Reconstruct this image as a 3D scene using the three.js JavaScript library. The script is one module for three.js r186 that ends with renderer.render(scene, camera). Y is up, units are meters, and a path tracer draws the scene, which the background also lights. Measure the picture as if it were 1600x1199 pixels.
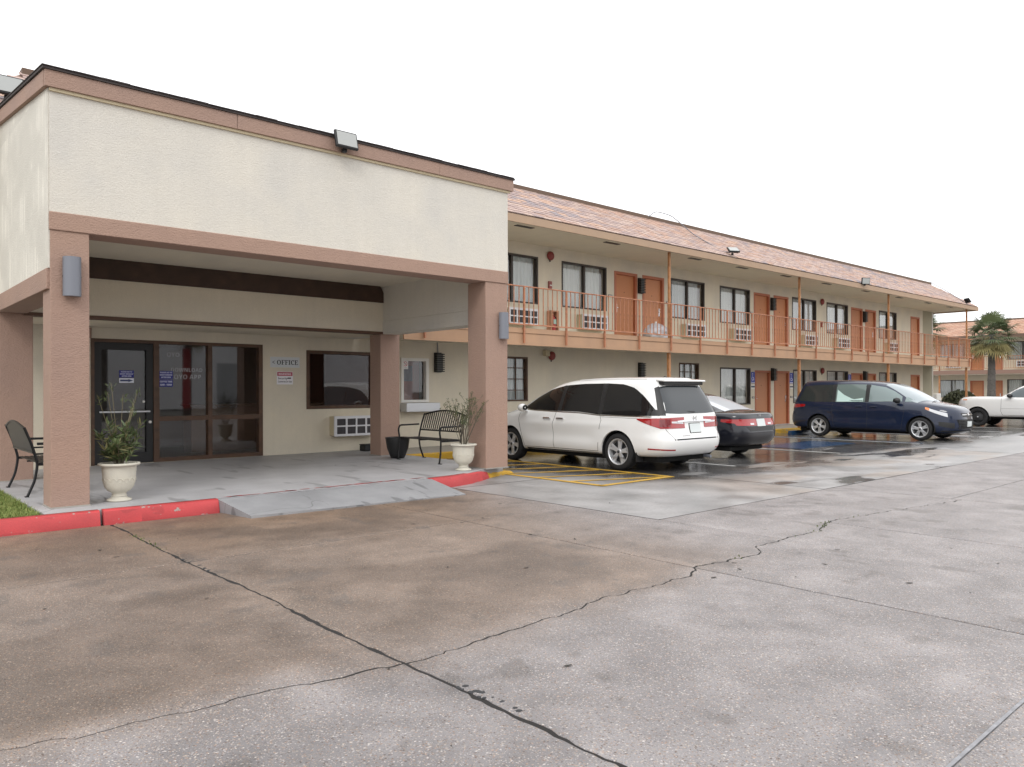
import * as THREE from 'three';
import { mergeGeometries } from 'three/addons/utils/BufferGeometryUtils.js';
import { RoundedBoxGeometry } from 'three/addons/geometries/RoundedBoxGeometry.js';
import { Brush, Evaluator, SUBTRACTION } from 'three-bvh-csg';

// ---------- camera, sky, sun, exposure ----------
const scene = new THREE.Scene();
const camera = new THREE.PerspectiveCamera(53.0, 1600 / 1199, 0.1, 600);
const YAW = Math.atan2(1350, 1202);                       // X axis (along the motel) lies this far right of the view direction
camera.position.set(0, 1.5, 0);
camera.up.set(0.0025 * Math.sin(YAW), 1, 0.0025 * Math.cos(YAW));
camera.lookAt(Math.cos(YAW), 1.5, -Math.sin(YAW));
camera.setViewOffset(1600, 1199, 0, -10, 1600, 1199);
const renderer = new THREE.WebGLRenderer({ antialias: true });
renderer.toneMapping = THREE.LinearToneMapping;
renderer.toneMappingExposure = 1.38;
renderer.shadowMap.enabled = true;
renderer.setSize(1024, 767);
{
  const W = 256, H = 128, d = new Float32Array(W * H * 4);
  for (let j = 0; j < H; j++) for (let i = 0; i < W; i++) {
    const el = ((j + .5) / H - .5) * Math.PI;             // row 0 is the bottom
    const s = Math.max(0, Math.sin(el));
    const L = 1.06 + .42 * s, k = (j * W + i) * 4;
    d[k] = L * .995; d[k + 1] = L; d[k + 2] = L * 1.012; d[k + 3] = 1;
  }
  const t = new THREE.DataTexture(d, W, H, THREE.RGBAFormat, THREE.FloatType);
  t.mapping = THREE.EquirectangularReflectionMapping; t.magFilter = t.minFilter = THREE.LinearFilter; t.needsUpdate = true;
  scene.background = t; scene.environment = t;
}
const sun = new THREE.DirectionalLight(new THREE.Color(1, .97, .92), .7);
sun.position.set(-14, 30, 12); sun.target.position.set(12, 0, -10);
sun.castShadow = true; sun.shadow.radius = 34; sun.shadow.mapSize.set(2048, 2048);
Object.assign(sun.shadow.camera, { left: -60, right: 60, top: 40, bottom: -40, near: 1, far: 160 });
scene.add(sun, sun.target);

// ---------- helpers ----------
let seed = 12345;
const rnd = () => { seed |= 0; seed = seed + 0x6D2B79F5 | 0; let t = Math.imul(seed ^ seed >>> 15, 1 | seed); t = t + Math.imul(t ^ t >>> 7, 61 | t) ^ t; return ((t ^ t >>> 14) >>> 0) / 4294967296; };
const rr = (a, b) => a + (b - a) * rnd();
const hash = (x, y) => { let h = Math.imul(x, 374761393) + Math.imul(y, 668265263) | 0; h = Math.imul(h ^ h >>> 13, 1274126177); return ((h ^ h >>> 16) >>> 0) / 4294967296; };
const vn = (x, y, p = 0) => {                              // value noise, period p
  const xi = Math.floor(x), yi = Math.floor(y), fx = x - xi, fy = y - yi, m = v => p ? ((v % p) + p) % p : v;
  const u = fx * fx * (3 - 2 * fx), v = fy * fy * (3 - 2 * fy);
  const a = hash(m(xi), m(yi)), b = hash(m(xi + 1), m(yi)), c = hash(m(xi), m(yi + 1)), e = hash(m(xi + 1), m(yi + 1));
  return a + (b - a) * u + (c - a) * v + (a - b - c + e) * u * v;
};
const fbm = (x, y, o = 4, p = 0) => { let s = 0, a = .5, n = 0; for (let i = 0; i < o; i++) { s += a * vn(x, y, p); n += a; a *= .5; x *= 2; y *= 2; p *= 2; } return s / n; };
const lerp = (a, b, t) => a + (b - a) * t, clamp = (v, a = 0, b = 1) => Math.min(b, Math.max(a, v)), sst = (a, b, v) => { const t = clamp((v - a) / (b - a)); return t * t * (3 - 2 * t); };
function tex(W, H, fn, srgb = true, rep = true) {          // fn(i,j) -> [r,g,b] 0..1 in the texture's own space
  const d = new Uint8Array(W * H * 4);
  for (let j = 0; j < H; j++) for (let i = 0; i < W; i++) { const c = fn(i, j), k = (j * W + i) * 4; d[k] = clamp(c[0]) * 255; d[k + 1] = clamp(c[1]) * 255; d[k + 2] = clamp(c[2]) * 255; d[k + 3] = 255; }
  return dtex(d, W, H, srgb, rep);
}
function dtex(d, W, H, srgb, rep = true) {
  const t = new THREE.DataTexture(d, W, H, THREE.RGBAFormat, THREE.UnsignedByteType);
  if (srgb) t.colorSpace = THREE.SRGBColorSpace;
  t.wrapS = t.wrapT = rep ? THREE.RepeatWrapping : THREE.ClampToEdgeWrapping;
  t.magFilter = THREE.LinearFilter; t.minFilter = THREE.LinearMipmapLinearFilter; t.generateMipmaps = true; t.needsUpdate = true;
  return t;
}
const rep = (t, sx, sy = sx) => { const c = t.clone(); c.repeat.set(sx, sy); c.needsUpdate = true; return c; };
const lin = (r, g, b) => new THREE.Color().setRGB(r, g, b);
const mat = (r, g, b, rough = .8, o = {}) => new THREE.MeshStandardMaterial({ color: lin(r, g, b), roughness: rough, ...o });
const phys = (r, g, b, rough, o = {}) => new THREE.MeshPhysicalMaterial({ color: lin(r, g, b), roughness: rough, ...o });
function uvm(g) {                                          // plain non-indexed geometry with uv in metres, by dominant face direction
  g = g.index ? g.toNonIndexed() : g.clone();
  if (!g.attributes.normal) g.computeVertexNormals();
  const p = g.attributes.position, n = p.count, uv = new Float32Array(n * 2), A = new THREE.Vector3(), Bv = new THREE.Vector3(), C = new THREE.Vector3();
  for (let i = 0; i < n; i += 3) {
    A.fromBufferAttribute(p, i); Bv.fromBufferAttribute(p, i + 1).sub(A); C.fromBufferAttribute(p, i + 2).sub(A); Bv.cross(C);
    const ax = Math.abs(Bv.x), ay = Math.abs(Bv.y), az = Math.abs(Bv.z);
    for (let k = i; k < i + 3; k++) {
      const x = p.getX(k), y = p.getY(k), z = p.getZ(k);
      if (ay >= ax && ay >= az) { uv[2 * k] = x; uv[2 * k + 1] = -z; } else if (ax >= az) { uv[2 * k] = z; uv[2 * k + 1] = y; } else { uv[2 * k] = x; uv[2 * k + 1] = y; }
    }
  }
  const r = new THREE.BufferGeometry();
  r.setAttribute('position', p); r.setAttribute('normal', g.attributes.normal); r.setAttribute('uv', new THREE.BufferAttribute(uv, 2));
  return r;
}
function B(x0, x1, y0, y1, z0, z1, r = 0) {                // box between two corners, optionally with rounded edges
  const w = Math.abs(x1 - x0), h = Math.abs(y1 - y0), d = Math.abs(z1 - z0);
  const g = r ? new RoundedBoxGeometry(w, h, d, 2, Math.min(r, w / 2.01, h / 2.01, d / 2.01)) : new THREE.BoxGeometry(w, h, d);
  g.translate((x0 + x1) / 2, (y0 + y1) / 2, (z0 + z1) / 2);
  return uvm(g);
}
const V = (x, y, z) => new THREE.Vector3(x, y, z);
function tube(pts, r, seg = 24, rad = 8, closed = false) { return uvm(new THREE.TubeGeometry(new THREE.CatmullRomCurve3(pts.map(p => V(...p)), closed, 'catmullrom', .3), seg, r, rad, closed)); }
function rod(a, b, r0, r1 = r0, n = 8) {
  const A = V(...a), D = V(...b).sub(A), L = D.length(), g = new THREE.CylinderGeometry(r1, r0, L, n);
  g.translate(0, L / 2, 0); g.applyQuaternion(new THREE.Quaternion().setFromUnitVectors(V(0, 1, 0), D.normalize())); g.translate(A.x, A.y, A.z);
  return uvm(g);
}
function bar(a, b, w, h) {                                  // square bar from a to b
  const A = V(...a), D = V(...b).sub(A), L = D.length(), g = new THREE.BoxGeometry(w, L, h);
  g.translate(0, L / 2, 0); g.applyQuaternion(new THREE.Quaternion().setFromUnitVectors(V(0, 1, 0), D.normalize())); g.translate(A.x, A.y, A.z);
  return uvm(g);
}
const lathe = (pts, n = 32) => uvm(new THREE.LatheGeometry(pts.map(p => new THREE.Vector2(p[0], p[1])), n));
const T = (g, x = 0, y = 0, z = 0, rx = 0, ry = 0, rz = 0, s = 1) => { const c = g.clone(); c.applyMatrix4(new THREE.Matrix4().compose(V(x, y, z), new THREE.Quaternion().setFromEuler(new THREE.Euler(rx, ry, rz)), typeof s === 'number' ? V(s, s, s) : V(...s))); return c; };
function prism(pts, z0, z1, holes = []) {                  // polygon in x,y extruded along z
  const s = new THREE.Shape(pts.map(p => new THREE.Vector2(p[0], p[1])));
  for (const h of holes) s.holes.push(new THREE.Path(h.map(p => new THREE.Vector2(p[0], p[1]))));
  const g = new THREE.ExtrudeGeometry(s, { depth: z1 - z0, bevelEnabled: false }); g.translate(0, 0, z0);
  return uvm(g);
}
const rect = (x0, x1, y0, y1) => [[x0, y0], [x1, y0], [x1, y1], [x0, y1]];
const used = {};
function numbered(n) { const k = used[n] = (used[n] ?? -1) + 1; return k ? n + '_' + String(k).padStart(3, '0') : n; }
function part(name, geo, m, parent, label) {
  const o = new THREE.Mesh(Array.isArray(geo) ? (geo.length > 1 ? mergeGeometries(geo) : geo[0]) : geo, m);
  o.name = name; o.castShadow = o.receiveShadow = true; if (label) o.userData.label = label; parent.add(o); return o;
}
function sub(name, parent) { const g = new THREE.Group(); g.name = name; parent.add(g); return g; }
function thing(name, label, category, group, pos, turn = 0) {
  const o = new THREE.Group(); o.name = numbered(name); if (pos) o.position.set(...pos); o.rotation.y = turn;
  o.userData = { label, category }; if (group) o.userData.group = group; scene.add(o); return o;
}
function tag(o, label, category, group) { o.name = numbered(o.name); Object.assign(o.userData, { label, category }); if (group) o.userData.group = group; return o; }
function setting(name, geo, m, label, category, parent = scene) { const o = part(name, geo, m, parent); if (parent === scene) { o.name = numbered(name); o.userData = { kind: 'structure', label, category }; } return o; }
function canvasMat(w, h, draw, o = {}) {
  const c = document.createElement('canvas'); c.width = w; c.height = h; const x = c.getContext('2d'); draw(x, w, h);
  const t = new THREE.CanvasTexture(c); t.colorSpace = THREE.SRGBColorSpace; t.magFilter = THREE.LinearFilter;
  return new THREE.MeshStandardMaterial({ map: t, roughness: .5, ...o });
}
function plate(w, h) { return new THREE.PlaneGeometry(w, h); }

// ---------- shared textures and materials ----------
const noiseT = tex(512, 512, (i, j) => { const v = .82 + .3 * (fbm(i / 64, j / 64, 5, 8) - .5) + .12 * (hash(i, j) - .5); return [v, v, v]; });
const mottleT = tex(512, 512, (i, j) => { const a = fbm(i / 128, j / 128, 5, 4), s = fbm(i / 16, j / 170, 3, 0); const v = .90 + .08 * (a - .5) + .02 * (s - .5) + .05 * (hash(i, j) - .5); return [v, v * (1 - .015 * (a - .5)), v * (1 - .05 * (a - .4))]; });
const stuccoB = tex(512, 512, (i, j) => { const v = .5 + .55 * (fbm(i / 9, j / 5, 3, 0) - .5) + .3 * (fbm(i / 40, j / 40, 2) - .5); return [v, v, v]; }, false);
const grainB = tex(256, 256, (i, j) => { const v = .5 + .5 * (fbm(i / 4, j / 4, 2, 64) - .5) + .3 * (hash(i, j) - .5); return [v, v, v]; }, false);
const deckT = tex(1024, 1024, (i, j) => { const x = i / 128, y = j / 128, a = fbm(x * .5, y * .5, 5, 4), b = fbm(x * 3, y * 3, 4, 24), ln = Math.abs(fbm(x * .35 + 9, y * .35, 4, 0) - .5), sc = sst(.70, .80, fbm(x * 5 + 3, y * 1.2, 3)), v = .93 + .16 * (a - .5) + .12 * (b - .5) + .05 * (hash(i, j) - .5) - .16 * sc - (ln < .0022 ? .16 : 0); return [v, v * .995, v * .99]; });
const chipT = (r, g, b, thr) => tex(512, 512, (i, j) => { const n = .6 * fbm(i / 22, j / 16, 4, 0) + .4 * fbm(i / 5, j / 5, 2, 0), d = fbm(i / 90, j / 50, 3, 0), v = .9 + .2 * (d - .5) + .08 * (hash(i, j) - .5), c = sst(thr, thr + .03, n), s = sst(.66, .72, fbm(i / 40 + 7, j / 14, 3)) * .08; return [lerp(r * v, .60, c) * (1 - s), lerp(g * v, .56, c) * (1 - s), lerp(b * v, .53, c) * (1 - s)]; });
const redT = chipT(.80, .27, .28, .70), yellowT = chipT(.88, .69, .20, .655);
const streakT = tex(512, 512, (i, j) => { const s = fbm(i / 6, j / 130, 3), a = fbm(i / 90, j / 90, 4), k = sst(.52, .75, s) * sst(.35, .6, a), v = .88 + .10 * (a - .5) + .07 * k + .03 * (hash(i, j) - .5); return [v, v, v * .99]; });
const stucco = (r, g, b, bs = .012) => mat(r, g, b, .92, { map: rep(mottleT, .38), bumpMap: rep(stuccoB, 1.1), bumpScale: bs });
const M = {
  cream: stucco(.775, .735, .665, .006), creamSide: mat(.80, .765, .70, .92, { map: rep(streakT, .4), bumpMap: rep(stuccoB, 1.1), bumpScale: .006 }), facade: stucco(.82, .745, .61, .004), mauve: stucco(.435, .29, .23, .010),
  whiteWall: stucco(.78, .75, .68, .005),
  brownBeam: mat(.085, .045, .028, .6, { map: rep(noiseT, .7) }), brownTrim: mat(.10, .05, .028, .6), bronze: mat(.035, .024, .018, .45), storeFrame: mat(.13, .062, .03, .5, { map: rep(noiseT, 1.3) }),
  black: mat(.010, .010, .011, .55), blackIron: mat(.012, .012, .013, .42, { metalness: .3 }), roofEdge: mat(.085, .07, .068, .9, { map: rep(noiseT, 2) }),
  orange: mat(.56, .34, .21, .7, { map: rep(mottleT, .6) }), orangeRail: mat(.65, .27, .14, .5, { map: rep(noiseT, 2) }), orangePost: mat(.63, .29, .12, .55, { map: rep(noiseT, 1.5) }), orangeDoor: mat(.62, .265, .125, .55, { map: rep(mottleT, .5) }), doorJamb: mat(.42, .14, .07, .55),
  deck: mat(.45, .45, .465, .5, { map: rep(deckT, .125), bumpMap: rep(grainB, 2), bumpScale: .002 }), ramp: mat(.33, .335, .35, .6, { map: rep(deckT, .21), bumpMap: rep(grainB, 2), bumpScale: .003 }), eave: mat(.50, .345, .235, .75, { map: rep(mottleT, .7) }), walk: mat(.42, .39, .35, .75, { map: rep(mottleT, .3) }),
  red: mat(1, 1, 1, .55, { map: rep(redT, .37), bumpMap: rep(grainB, 3), bumpScale: .003 }), yellow: mat(1, 1, 1, .6, { map: rep(yellowT, .37) }), yellowFaded: mat(.9, .9, .9, .5, { map: rep(yellowT, .9) }), bluePaint: mat(.03, .085, .19, .22, { map: rep(noiseT, .7) }), whitePaint: mat(.62, .62, .6, .5, { map: rep(noiseT, .7) }),
  soil: mat(.028, .024, .02, .95), capBrown: mat(.13, .085, .06, .8), grey: mat(.19, .20, .23, .5, { metalness: .2 }), alu: mat(.55, .56, .58, .4, { metalness: .6 }), offwhite: mat(.72, .70, .66, .6), acWhite: mat(.66, .66, .68, .5), acDark: mat(.035, .03, .035, .6), acSide: mat(.52, .45, .31, .7),
  glass: phys(1, 1, 1, .02, { transmission: 1, thickness: 0, ior: 1.5 }), curtain: mat(.46, .50, .49, .95), dark: mat(.02, .018, .017, .9), chrome: mat(.75, .75, .76, .15, { metalness: 1 }), redAlarm: mat(.22, .035, .03, .5), lensWhite: mat(.36, .37, .36, .3),
};
// ---------- ground ----------
const AG = 2048, AGM = 4;                                   // exposed-aggregate tile, 4 m
const aggC = new Uint8Array(AG * AG * 4), aggB = new Uint8Array(AG * AG * 4);
{
  const base = new Float32Array(AG * AG);
  for (let j = 0; j < AG; j++) for (let i = 0; i < AG; i++) {
    const k = (j * AG + i) * 4, v = .475 + .16 * (fbm(i / 128, j / 128, 4, 16) - .5) + .10 * (hash(i, j) - .5);
    aggC[k] = clamp(v * 1.0) * 255; aggC[k + 1] = clamp(v * .97) * 255; aggC[k + 2] = clamp(v * .955) * 255; aggC[k + 3] = 255;
    const b = 96 + 26 * (hash(i + 77, j) - .5); aggB[k] = aggB[k + 1] = aggB[k + 2] = b; aggB[k + 3] = 255;
  }
  const cols = [[.58, .52, .47], [.64, .60, .55], [.53, .51, .51], [.69, .67, .65], [.58, .48, .41], [.42, .40, .40], [.66, .63, .61], [.36, .30, .26], [.74, .71, .67]];
  for (let n = 0; n < 260000; n++) {
    const cx = rnd() * AG, cy = rnd() * AG, r = .75 + 1.75 * Math.pow(rnd(), 2.2), c = cols[Math.min(8, Math.floor(Math.pow(rnd(), 1.35) * 9))], v = rr(.78, 1.12), e = rr(.75, 1.3);
    const R = Math.ceil(r * 1.3);
    for (let y = -R; y <= R; y++) for (let x = -R; x <= R; x++) {
      const q = (x * x * e + y * y / e) / (r * r); if (q > 1) continue;
      const i = (Math.floor(cx + x) + AG) % AG, j = (Math.floor(cy + y) + AG) % AG, k = (j * AG + i) * 4;
      for (let a = 0; a < 3; a++) aggC[k + a] = lerp(aggC[k + a], clamp(c[a] * v) * 255, .8);
      const h = 120 + 110 * Math.sqrt(1 - q); aggB[k] = aggB[k + 1] = aggB[k + 2] = h;
    }
  }
}
const aggMat = new THREE.MeshStandardMaterial({ map: dtex(aggC, AG, AG, true), bumpMap: dtex(aggB, AG, AG, false), bumpScale: .005, roughness: .55, vertexColors: true });
const farMat = mat(.33, .31, .295, .75, { map: rep(noiseT, .12) });
setting('ground', new THREE.PlaneGeometry(900, 900).rotateX(-Math.PI / 2).translate(0, -.07, 0), mat(.20, .19, .17, .9, { map: rep(noiseT, 90) }), 'bare ground reaching out under and beyond the paving', 'ground');

const CRK = [[-10, -3.9], [-.75, -3.95], [.54, -3.81], [1.28, -3.70], [1.77, -3.66], [2.41, -3.56], [3.19, -3.58], [4.29, -3.70], [5.18, -3.68], [5.40, -3.78], [5.48, -3.87], [6.11, -3.74], [6.45, -3.80], [6.6, -3.93], [7.2, -3.95], [7.86, -3.93], [8.4, -4.12], [8.72, -4.13], [9.74, -3.97], [11.37, -3.75], [11.6, -3.72], [70, -3.72]];
const crackZ = x => { let i = 0; while (i < CRK.length - 2 && CRK[i + 1][0] < x) i++; return lerp(CRK[i][1], CRK[i + 1][1], clamp((x - CRK[i][0]) / (CRK[i + 1][0] - CRK[i][0]))) + .05 * (vn(x * 6, 3) - .5) + .035 * (vn(x * 15, 7) - .5) + .018 * (vn(x * 38, 1) - .5); };
const crackOff = (t, s) => .10 * (fbm(t * .8 + s, s * 3.1, 2) - .5) + .07 * (fbm(t * 3.1 + s * 7, 4.7, 3) - .5) + .045 * (vn(t * 14, s * 9 + 2) - .5) + .02 * (vn(t * 37, s * 5) - .5);
// slab edges: kind 0 straight saw joint, 1 wandering crack
function slabGeo(x0, x1, z0, z1, k0, k1, kx0, kx1, fine) {  // k0: edge at z0 ... crack flags
  const nx = Math.max(3, Math.round((x1 - x0) / (fine ? .035 : .25))), nz = Math.max(3, Math.round((z1 - z0) / (fine ? .06 : .25)));
  const ss = n => { const a = [0, .004]; for (let i = 1; i < n; i++) a.push(i / n); a.push(.996, 1); return a; };
  const us = ss(nx), vs = ss(nz), P = [], Cc = [], UV = [], idx = [];
  const ez = (x, z, k) => k ? crackZ(x) : z + .006 * (vn(x * 9, z) - .5), gz = (x, k) => k ? .0015 + .007 * vn(x * 2.3, 5) : .004, gx = (z, x) => Math.abs(x - 2.37) < .01 ? .002 + .005 * vn(z * 2.1, 2) + .009 * sst(.62, .8, vn(z * 5, 6)) : .004;
  const ex = (z, x, k) => x + (k ? crackOff(z, x) : .012 * (vn(z * 7, x * 3) - .5) + .012 * (vn(z * 1.3, x) - .5) + (Math.abs(x - 2.37) < .01 ? .016 * (vn(z * 19, 4) - .5) + .03 * (vn(z * .9, 8) - .5) : 0));
  const ox = hash(Math.round(x0 * 10), Math.round(z0 * 10)) * 4, oz = hash(Math.round(z0 * 10), Math.round(x1 * 10)) * 4;
  for (let j = 0; j < vs.length; j++) for (let i = 0; i < us.length; i++) {
    const xa = lerp(x0, x1, us[i]), za = lerp(z0, z1, vs[j]);
    const L = ex(za, x0, kx0) + gx(za, x0), R = ex(za, x1, kx1) - gx(za, x1), N = ez(xa, z0, k0) + gz(xa, k0), S = ez(xa, z1, k1) - gz(xa, k1);
    const x = lerp(L, R, us[i]), z = lerp(N, S, vs[j]);
    const edge = i === 0 || j === 0 || i === us.length - 1 || j === vs.length - 1;
    P.push(x, edge ? -.006 : .0015 * (fbm(x * 2, z * 2, 2) - .5), z); UV.push((x + ox) / AGM, (-z + oz) / AGM);
    Cc.push(...slabTint(x, z, Math.min(x - x0, x1 - x, z - z0, z1 - z)));
  }
  const w = us.length;
  for (let j = 0; j < vs.length - 1; j++) for (let i = 0; i < w - 1; i++) { const a = j * w + i; idx.push(a, a + w, a + 1, a + 1, a + w, a + w + 1); }
  // skirt down into the joint
  const ring = []; for (let i = 0; i < w; i++) ring.push(i); for (let j = 1; j < vs.length; j++) ring.push(j * w + w - 1); for (let i = w - 2; i >= 0; i--) ring.push((vs.length - 1) * w + i); for (let j = vs.length - 2; j > 0; j--) ring.push(j * w);
  const s0 = P.length / 3;
  for (const r of ring) { P.push(P[3 * r], -.066, P[3 * r + 2]); UV.push(UV[2 * r] + .01, UV[2 * r + 1]); Cc.push(Cc[3 * r], Cc[3 * r + 1], Cc[3 * r + 2]); }
  for (let i = 0; i < ring.length; i++) { const j = (i + 1) % ring.length; idx.push(ring[i], ring[j], s0 + i, ring[j], s0 + j, s0 + i); }
  const g = new THREE.BufferGeometry(); g.setAttribute('position', new THREE.Float32BufferAttribute(P, 3)); g.setAttribute('uv', new THREE.Float32BufferAttribute(UV, 2)); g.setAttribute('color', new THREE.Float32BufferAttribute(Cc, 3));
  g.setIndex(idx); g.computeVertexNormals(); return g;
}
function slabTint(x, z, d) {                                // stains: rusty brown film near the entrance, damp blotches, pale lilac grey elsewhere
  const n1 = fbm(x * .45 + 3, z * .45 + 9, 4), n2 = fbm(x * 1.7, z * 1.7 + 4, 4), n3 = fbm(x * 6, z * 6, 3);
  let br = sst(-3.2, -4.1, z + .5 * (n2 - .5)) * sst(7.6, 5.0, x + 1.6 * (n1 - .5) + .12 * (z + 6));
  br = clamp(br * (.72 + .7 * n1)); const damp = br * sst(.46, .60, fbm(x * .8 + 11, z * .8, 6) + .10 * (n3 - .5)) * sst(.02, .4, d + .5 * (n3 - .5));
  const rust = br * sst(-6.2, -8.8, z + 1.2 * (n2 - .5));
  const g = .98 + .30 * (n2 - .5) + .20 * (n1 - .5) + .10 * (n3 - .5);
  let c = [1.12 * g, 1.11 * g, 1.15 * g];
  const mix = (b, t) => c = c.map((v, i) => lerp(v, b[i] * g, t));
  mix([.95, .79, .665], br * .95); mix([.95, .69, .48], rust * .7); mix([.58, .47, .39], damp * .62);
  const spot = sst(.72, .78, fbm(x * 3.3 + 40, z * 3.3, 3)); mix([.5, .47, .45], spot * .45); const drip = sst(.93, .97, vn(x * 6 + 3, z * 6)) * sst(.5, .6, n1); mix([.42, .40, .39], drip * .55);
  return c;
}
const drive = new THREE.Group(); drive.name = 'driveway'; drive.userData = { kind: 'structure', label: 'exposed-aggregate concrete driveway of large cracked slabs', category: 'driveway' }; scene.add(drive);
const XL = [-10, -6.9, -3.85, -.75, 2.37, 5.46], XR = [8.42, 11.45, 14.5, 17.6, 20.7, 23.8, 26.9, 30, 36, 42, 50, 62];
const slab = (x0, x1, z0, z1, k0 = 0, k1 = 0, kx0 = 0, kx1 = 0) => part('slab', slabGeo(x0, x1, z0, z1, k0, k1, kx0, kx1, x1 > -1 && x0 < 12 && z1 < 0 && z0 > -9.6), aggMat, drive);
for (let i = 0; i < XL.length; i++) {
  const x0 = XL[i], x1 = i < XL.length - 1 ? XL[i + 1] : 7.15;
  slab(x0, x1, -9.44, -6.92); slab(x0, x1, -6.92, -3.72, 0, 1);
}
slab(7.15, 11.45, -5.5, -3.86, 0, 1); for (let i = 1; i < XR.length - 1; i++) slab(XR[i], XR[i + 1], -5.5, -3.86);
{
  const X = [...XL, ...XR];
  for (let i = 0; i < X.length - 1; i++) { const cr = X[i + 1] < 12; const zr = X[i] >= 5.4 ? -3.86 : -3.72; slab(X[i], X[i + 1], zr, -1.13, cr ? 1 : 0, 0); slab(X[i], X[i + 1], -1.13, 2.2); slab(X[i], X[i + 1], 2.2, 6.0); slab(X[i], X[i + 1], 6.0, 10); }
}
setting('joint_filler', B(-10, 62, -.069, -.0042, -9.6, 10), mat(.014, .012, .011, .95), 'dark dirt packed in the joints and cracks between the slabs', 'dirt');
// weathered sealant strip along one joint, and broken edges by the long crack
setting('joint_sealant', B(2.4, 6.5, -.03, .002, -1.138, -1.122), mat(.36, .36, .38, .6, { map: rep(noiseT, 3) }), 'pale grey sealant strip filling a slab joint', 'sealant');

// smooth wet concrete of the parking bays
const PX0 = 6.9, PX1 = 62, PZ0 = -13.6, PZ1 = -5.5;
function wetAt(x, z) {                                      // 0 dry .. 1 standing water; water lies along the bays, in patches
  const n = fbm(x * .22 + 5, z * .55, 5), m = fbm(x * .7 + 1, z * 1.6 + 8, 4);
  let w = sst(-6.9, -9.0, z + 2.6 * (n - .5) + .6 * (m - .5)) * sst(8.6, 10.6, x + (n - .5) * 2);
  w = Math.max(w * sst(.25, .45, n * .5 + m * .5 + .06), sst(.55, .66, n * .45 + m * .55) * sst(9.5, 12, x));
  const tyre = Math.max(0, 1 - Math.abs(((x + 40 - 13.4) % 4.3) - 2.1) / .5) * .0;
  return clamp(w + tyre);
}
const PW = 2048, PH = 512, pc = new Uint8Array(PW * PH * 4), pr = new Uint8Array(PW * PH * 4);
for (let j = 0; j < PH; j++) for (let i = 0; i < PW; i++) {
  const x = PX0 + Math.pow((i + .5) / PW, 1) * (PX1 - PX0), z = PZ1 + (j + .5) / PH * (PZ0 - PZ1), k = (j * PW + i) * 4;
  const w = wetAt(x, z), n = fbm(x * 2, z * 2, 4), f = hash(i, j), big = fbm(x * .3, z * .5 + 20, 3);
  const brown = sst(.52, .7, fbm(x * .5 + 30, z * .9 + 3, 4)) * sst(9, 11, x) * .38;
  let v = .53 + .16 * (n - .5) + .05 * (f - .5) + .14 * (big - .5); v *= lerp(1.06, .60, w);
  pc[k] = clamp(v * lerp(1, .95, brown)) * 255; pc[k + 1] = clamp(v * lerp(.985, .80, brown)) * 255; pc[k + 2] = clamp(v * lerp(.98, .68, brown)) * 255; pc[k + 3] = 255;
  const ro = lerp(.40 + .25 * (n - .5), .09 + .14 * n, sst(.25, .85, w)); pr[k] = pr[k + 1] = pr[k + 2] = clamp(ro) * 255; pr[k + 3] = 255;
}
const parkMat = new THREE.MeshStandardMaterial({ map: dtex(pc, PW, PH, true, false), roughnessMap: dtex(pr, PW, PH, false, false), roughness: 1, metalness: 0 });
function parkGeo(poly) {
  const g = new THREE.ShapeGeometry(new THREE.Shape(poly.map(p => new THREE.Vector2(p[0], -p[1])))); g.rotateX(-Math.PI / 2);
  const p = g.attributes.position, uv = g.attributes.uv; for (let i = 0; i < p.count; i++) uv.setXY(i, (p.getX(i) - PX0) / (PX1 - PX0), (p.getZ(i) - PZ1) / (PZ0 - PZ1));
  return g;
}
{
  const lot = new THREE.Group(); lot.name = 'parking_lot'; lot.userData = { kind: 'structure', label: 'smooth wet grey concrete of the parking bays', category: 'parking lot' }; scene.add(lot);
  const jx = [7.17, 11.2, 15.9, 20.6, 25.3, 30, 36, 44, 52, 62];
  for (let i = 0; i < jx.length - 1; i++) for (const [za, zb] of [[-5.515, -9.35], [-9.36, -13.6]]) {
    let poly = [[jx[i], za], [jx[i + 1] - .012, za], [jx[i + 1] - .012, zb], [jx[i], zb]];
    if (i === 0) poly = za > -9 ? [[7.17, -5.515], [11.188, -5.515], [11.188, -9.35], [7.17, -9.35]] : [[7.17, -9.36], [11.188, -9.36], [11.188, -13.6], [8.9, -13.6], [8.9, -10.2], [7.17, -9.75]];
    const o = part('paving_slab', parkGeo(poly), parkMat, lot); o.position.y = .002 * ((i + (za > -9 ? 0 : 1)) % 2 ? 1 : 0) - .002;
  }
  part('slab_bed', B(8.95, 62, -.07, -.02, -13.6, -5.6), M.soil, lot);
  part('paved_yard', B(43.2, 90, -.06, -.012, -60, -13.62), farMat, lot);
}
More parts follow.
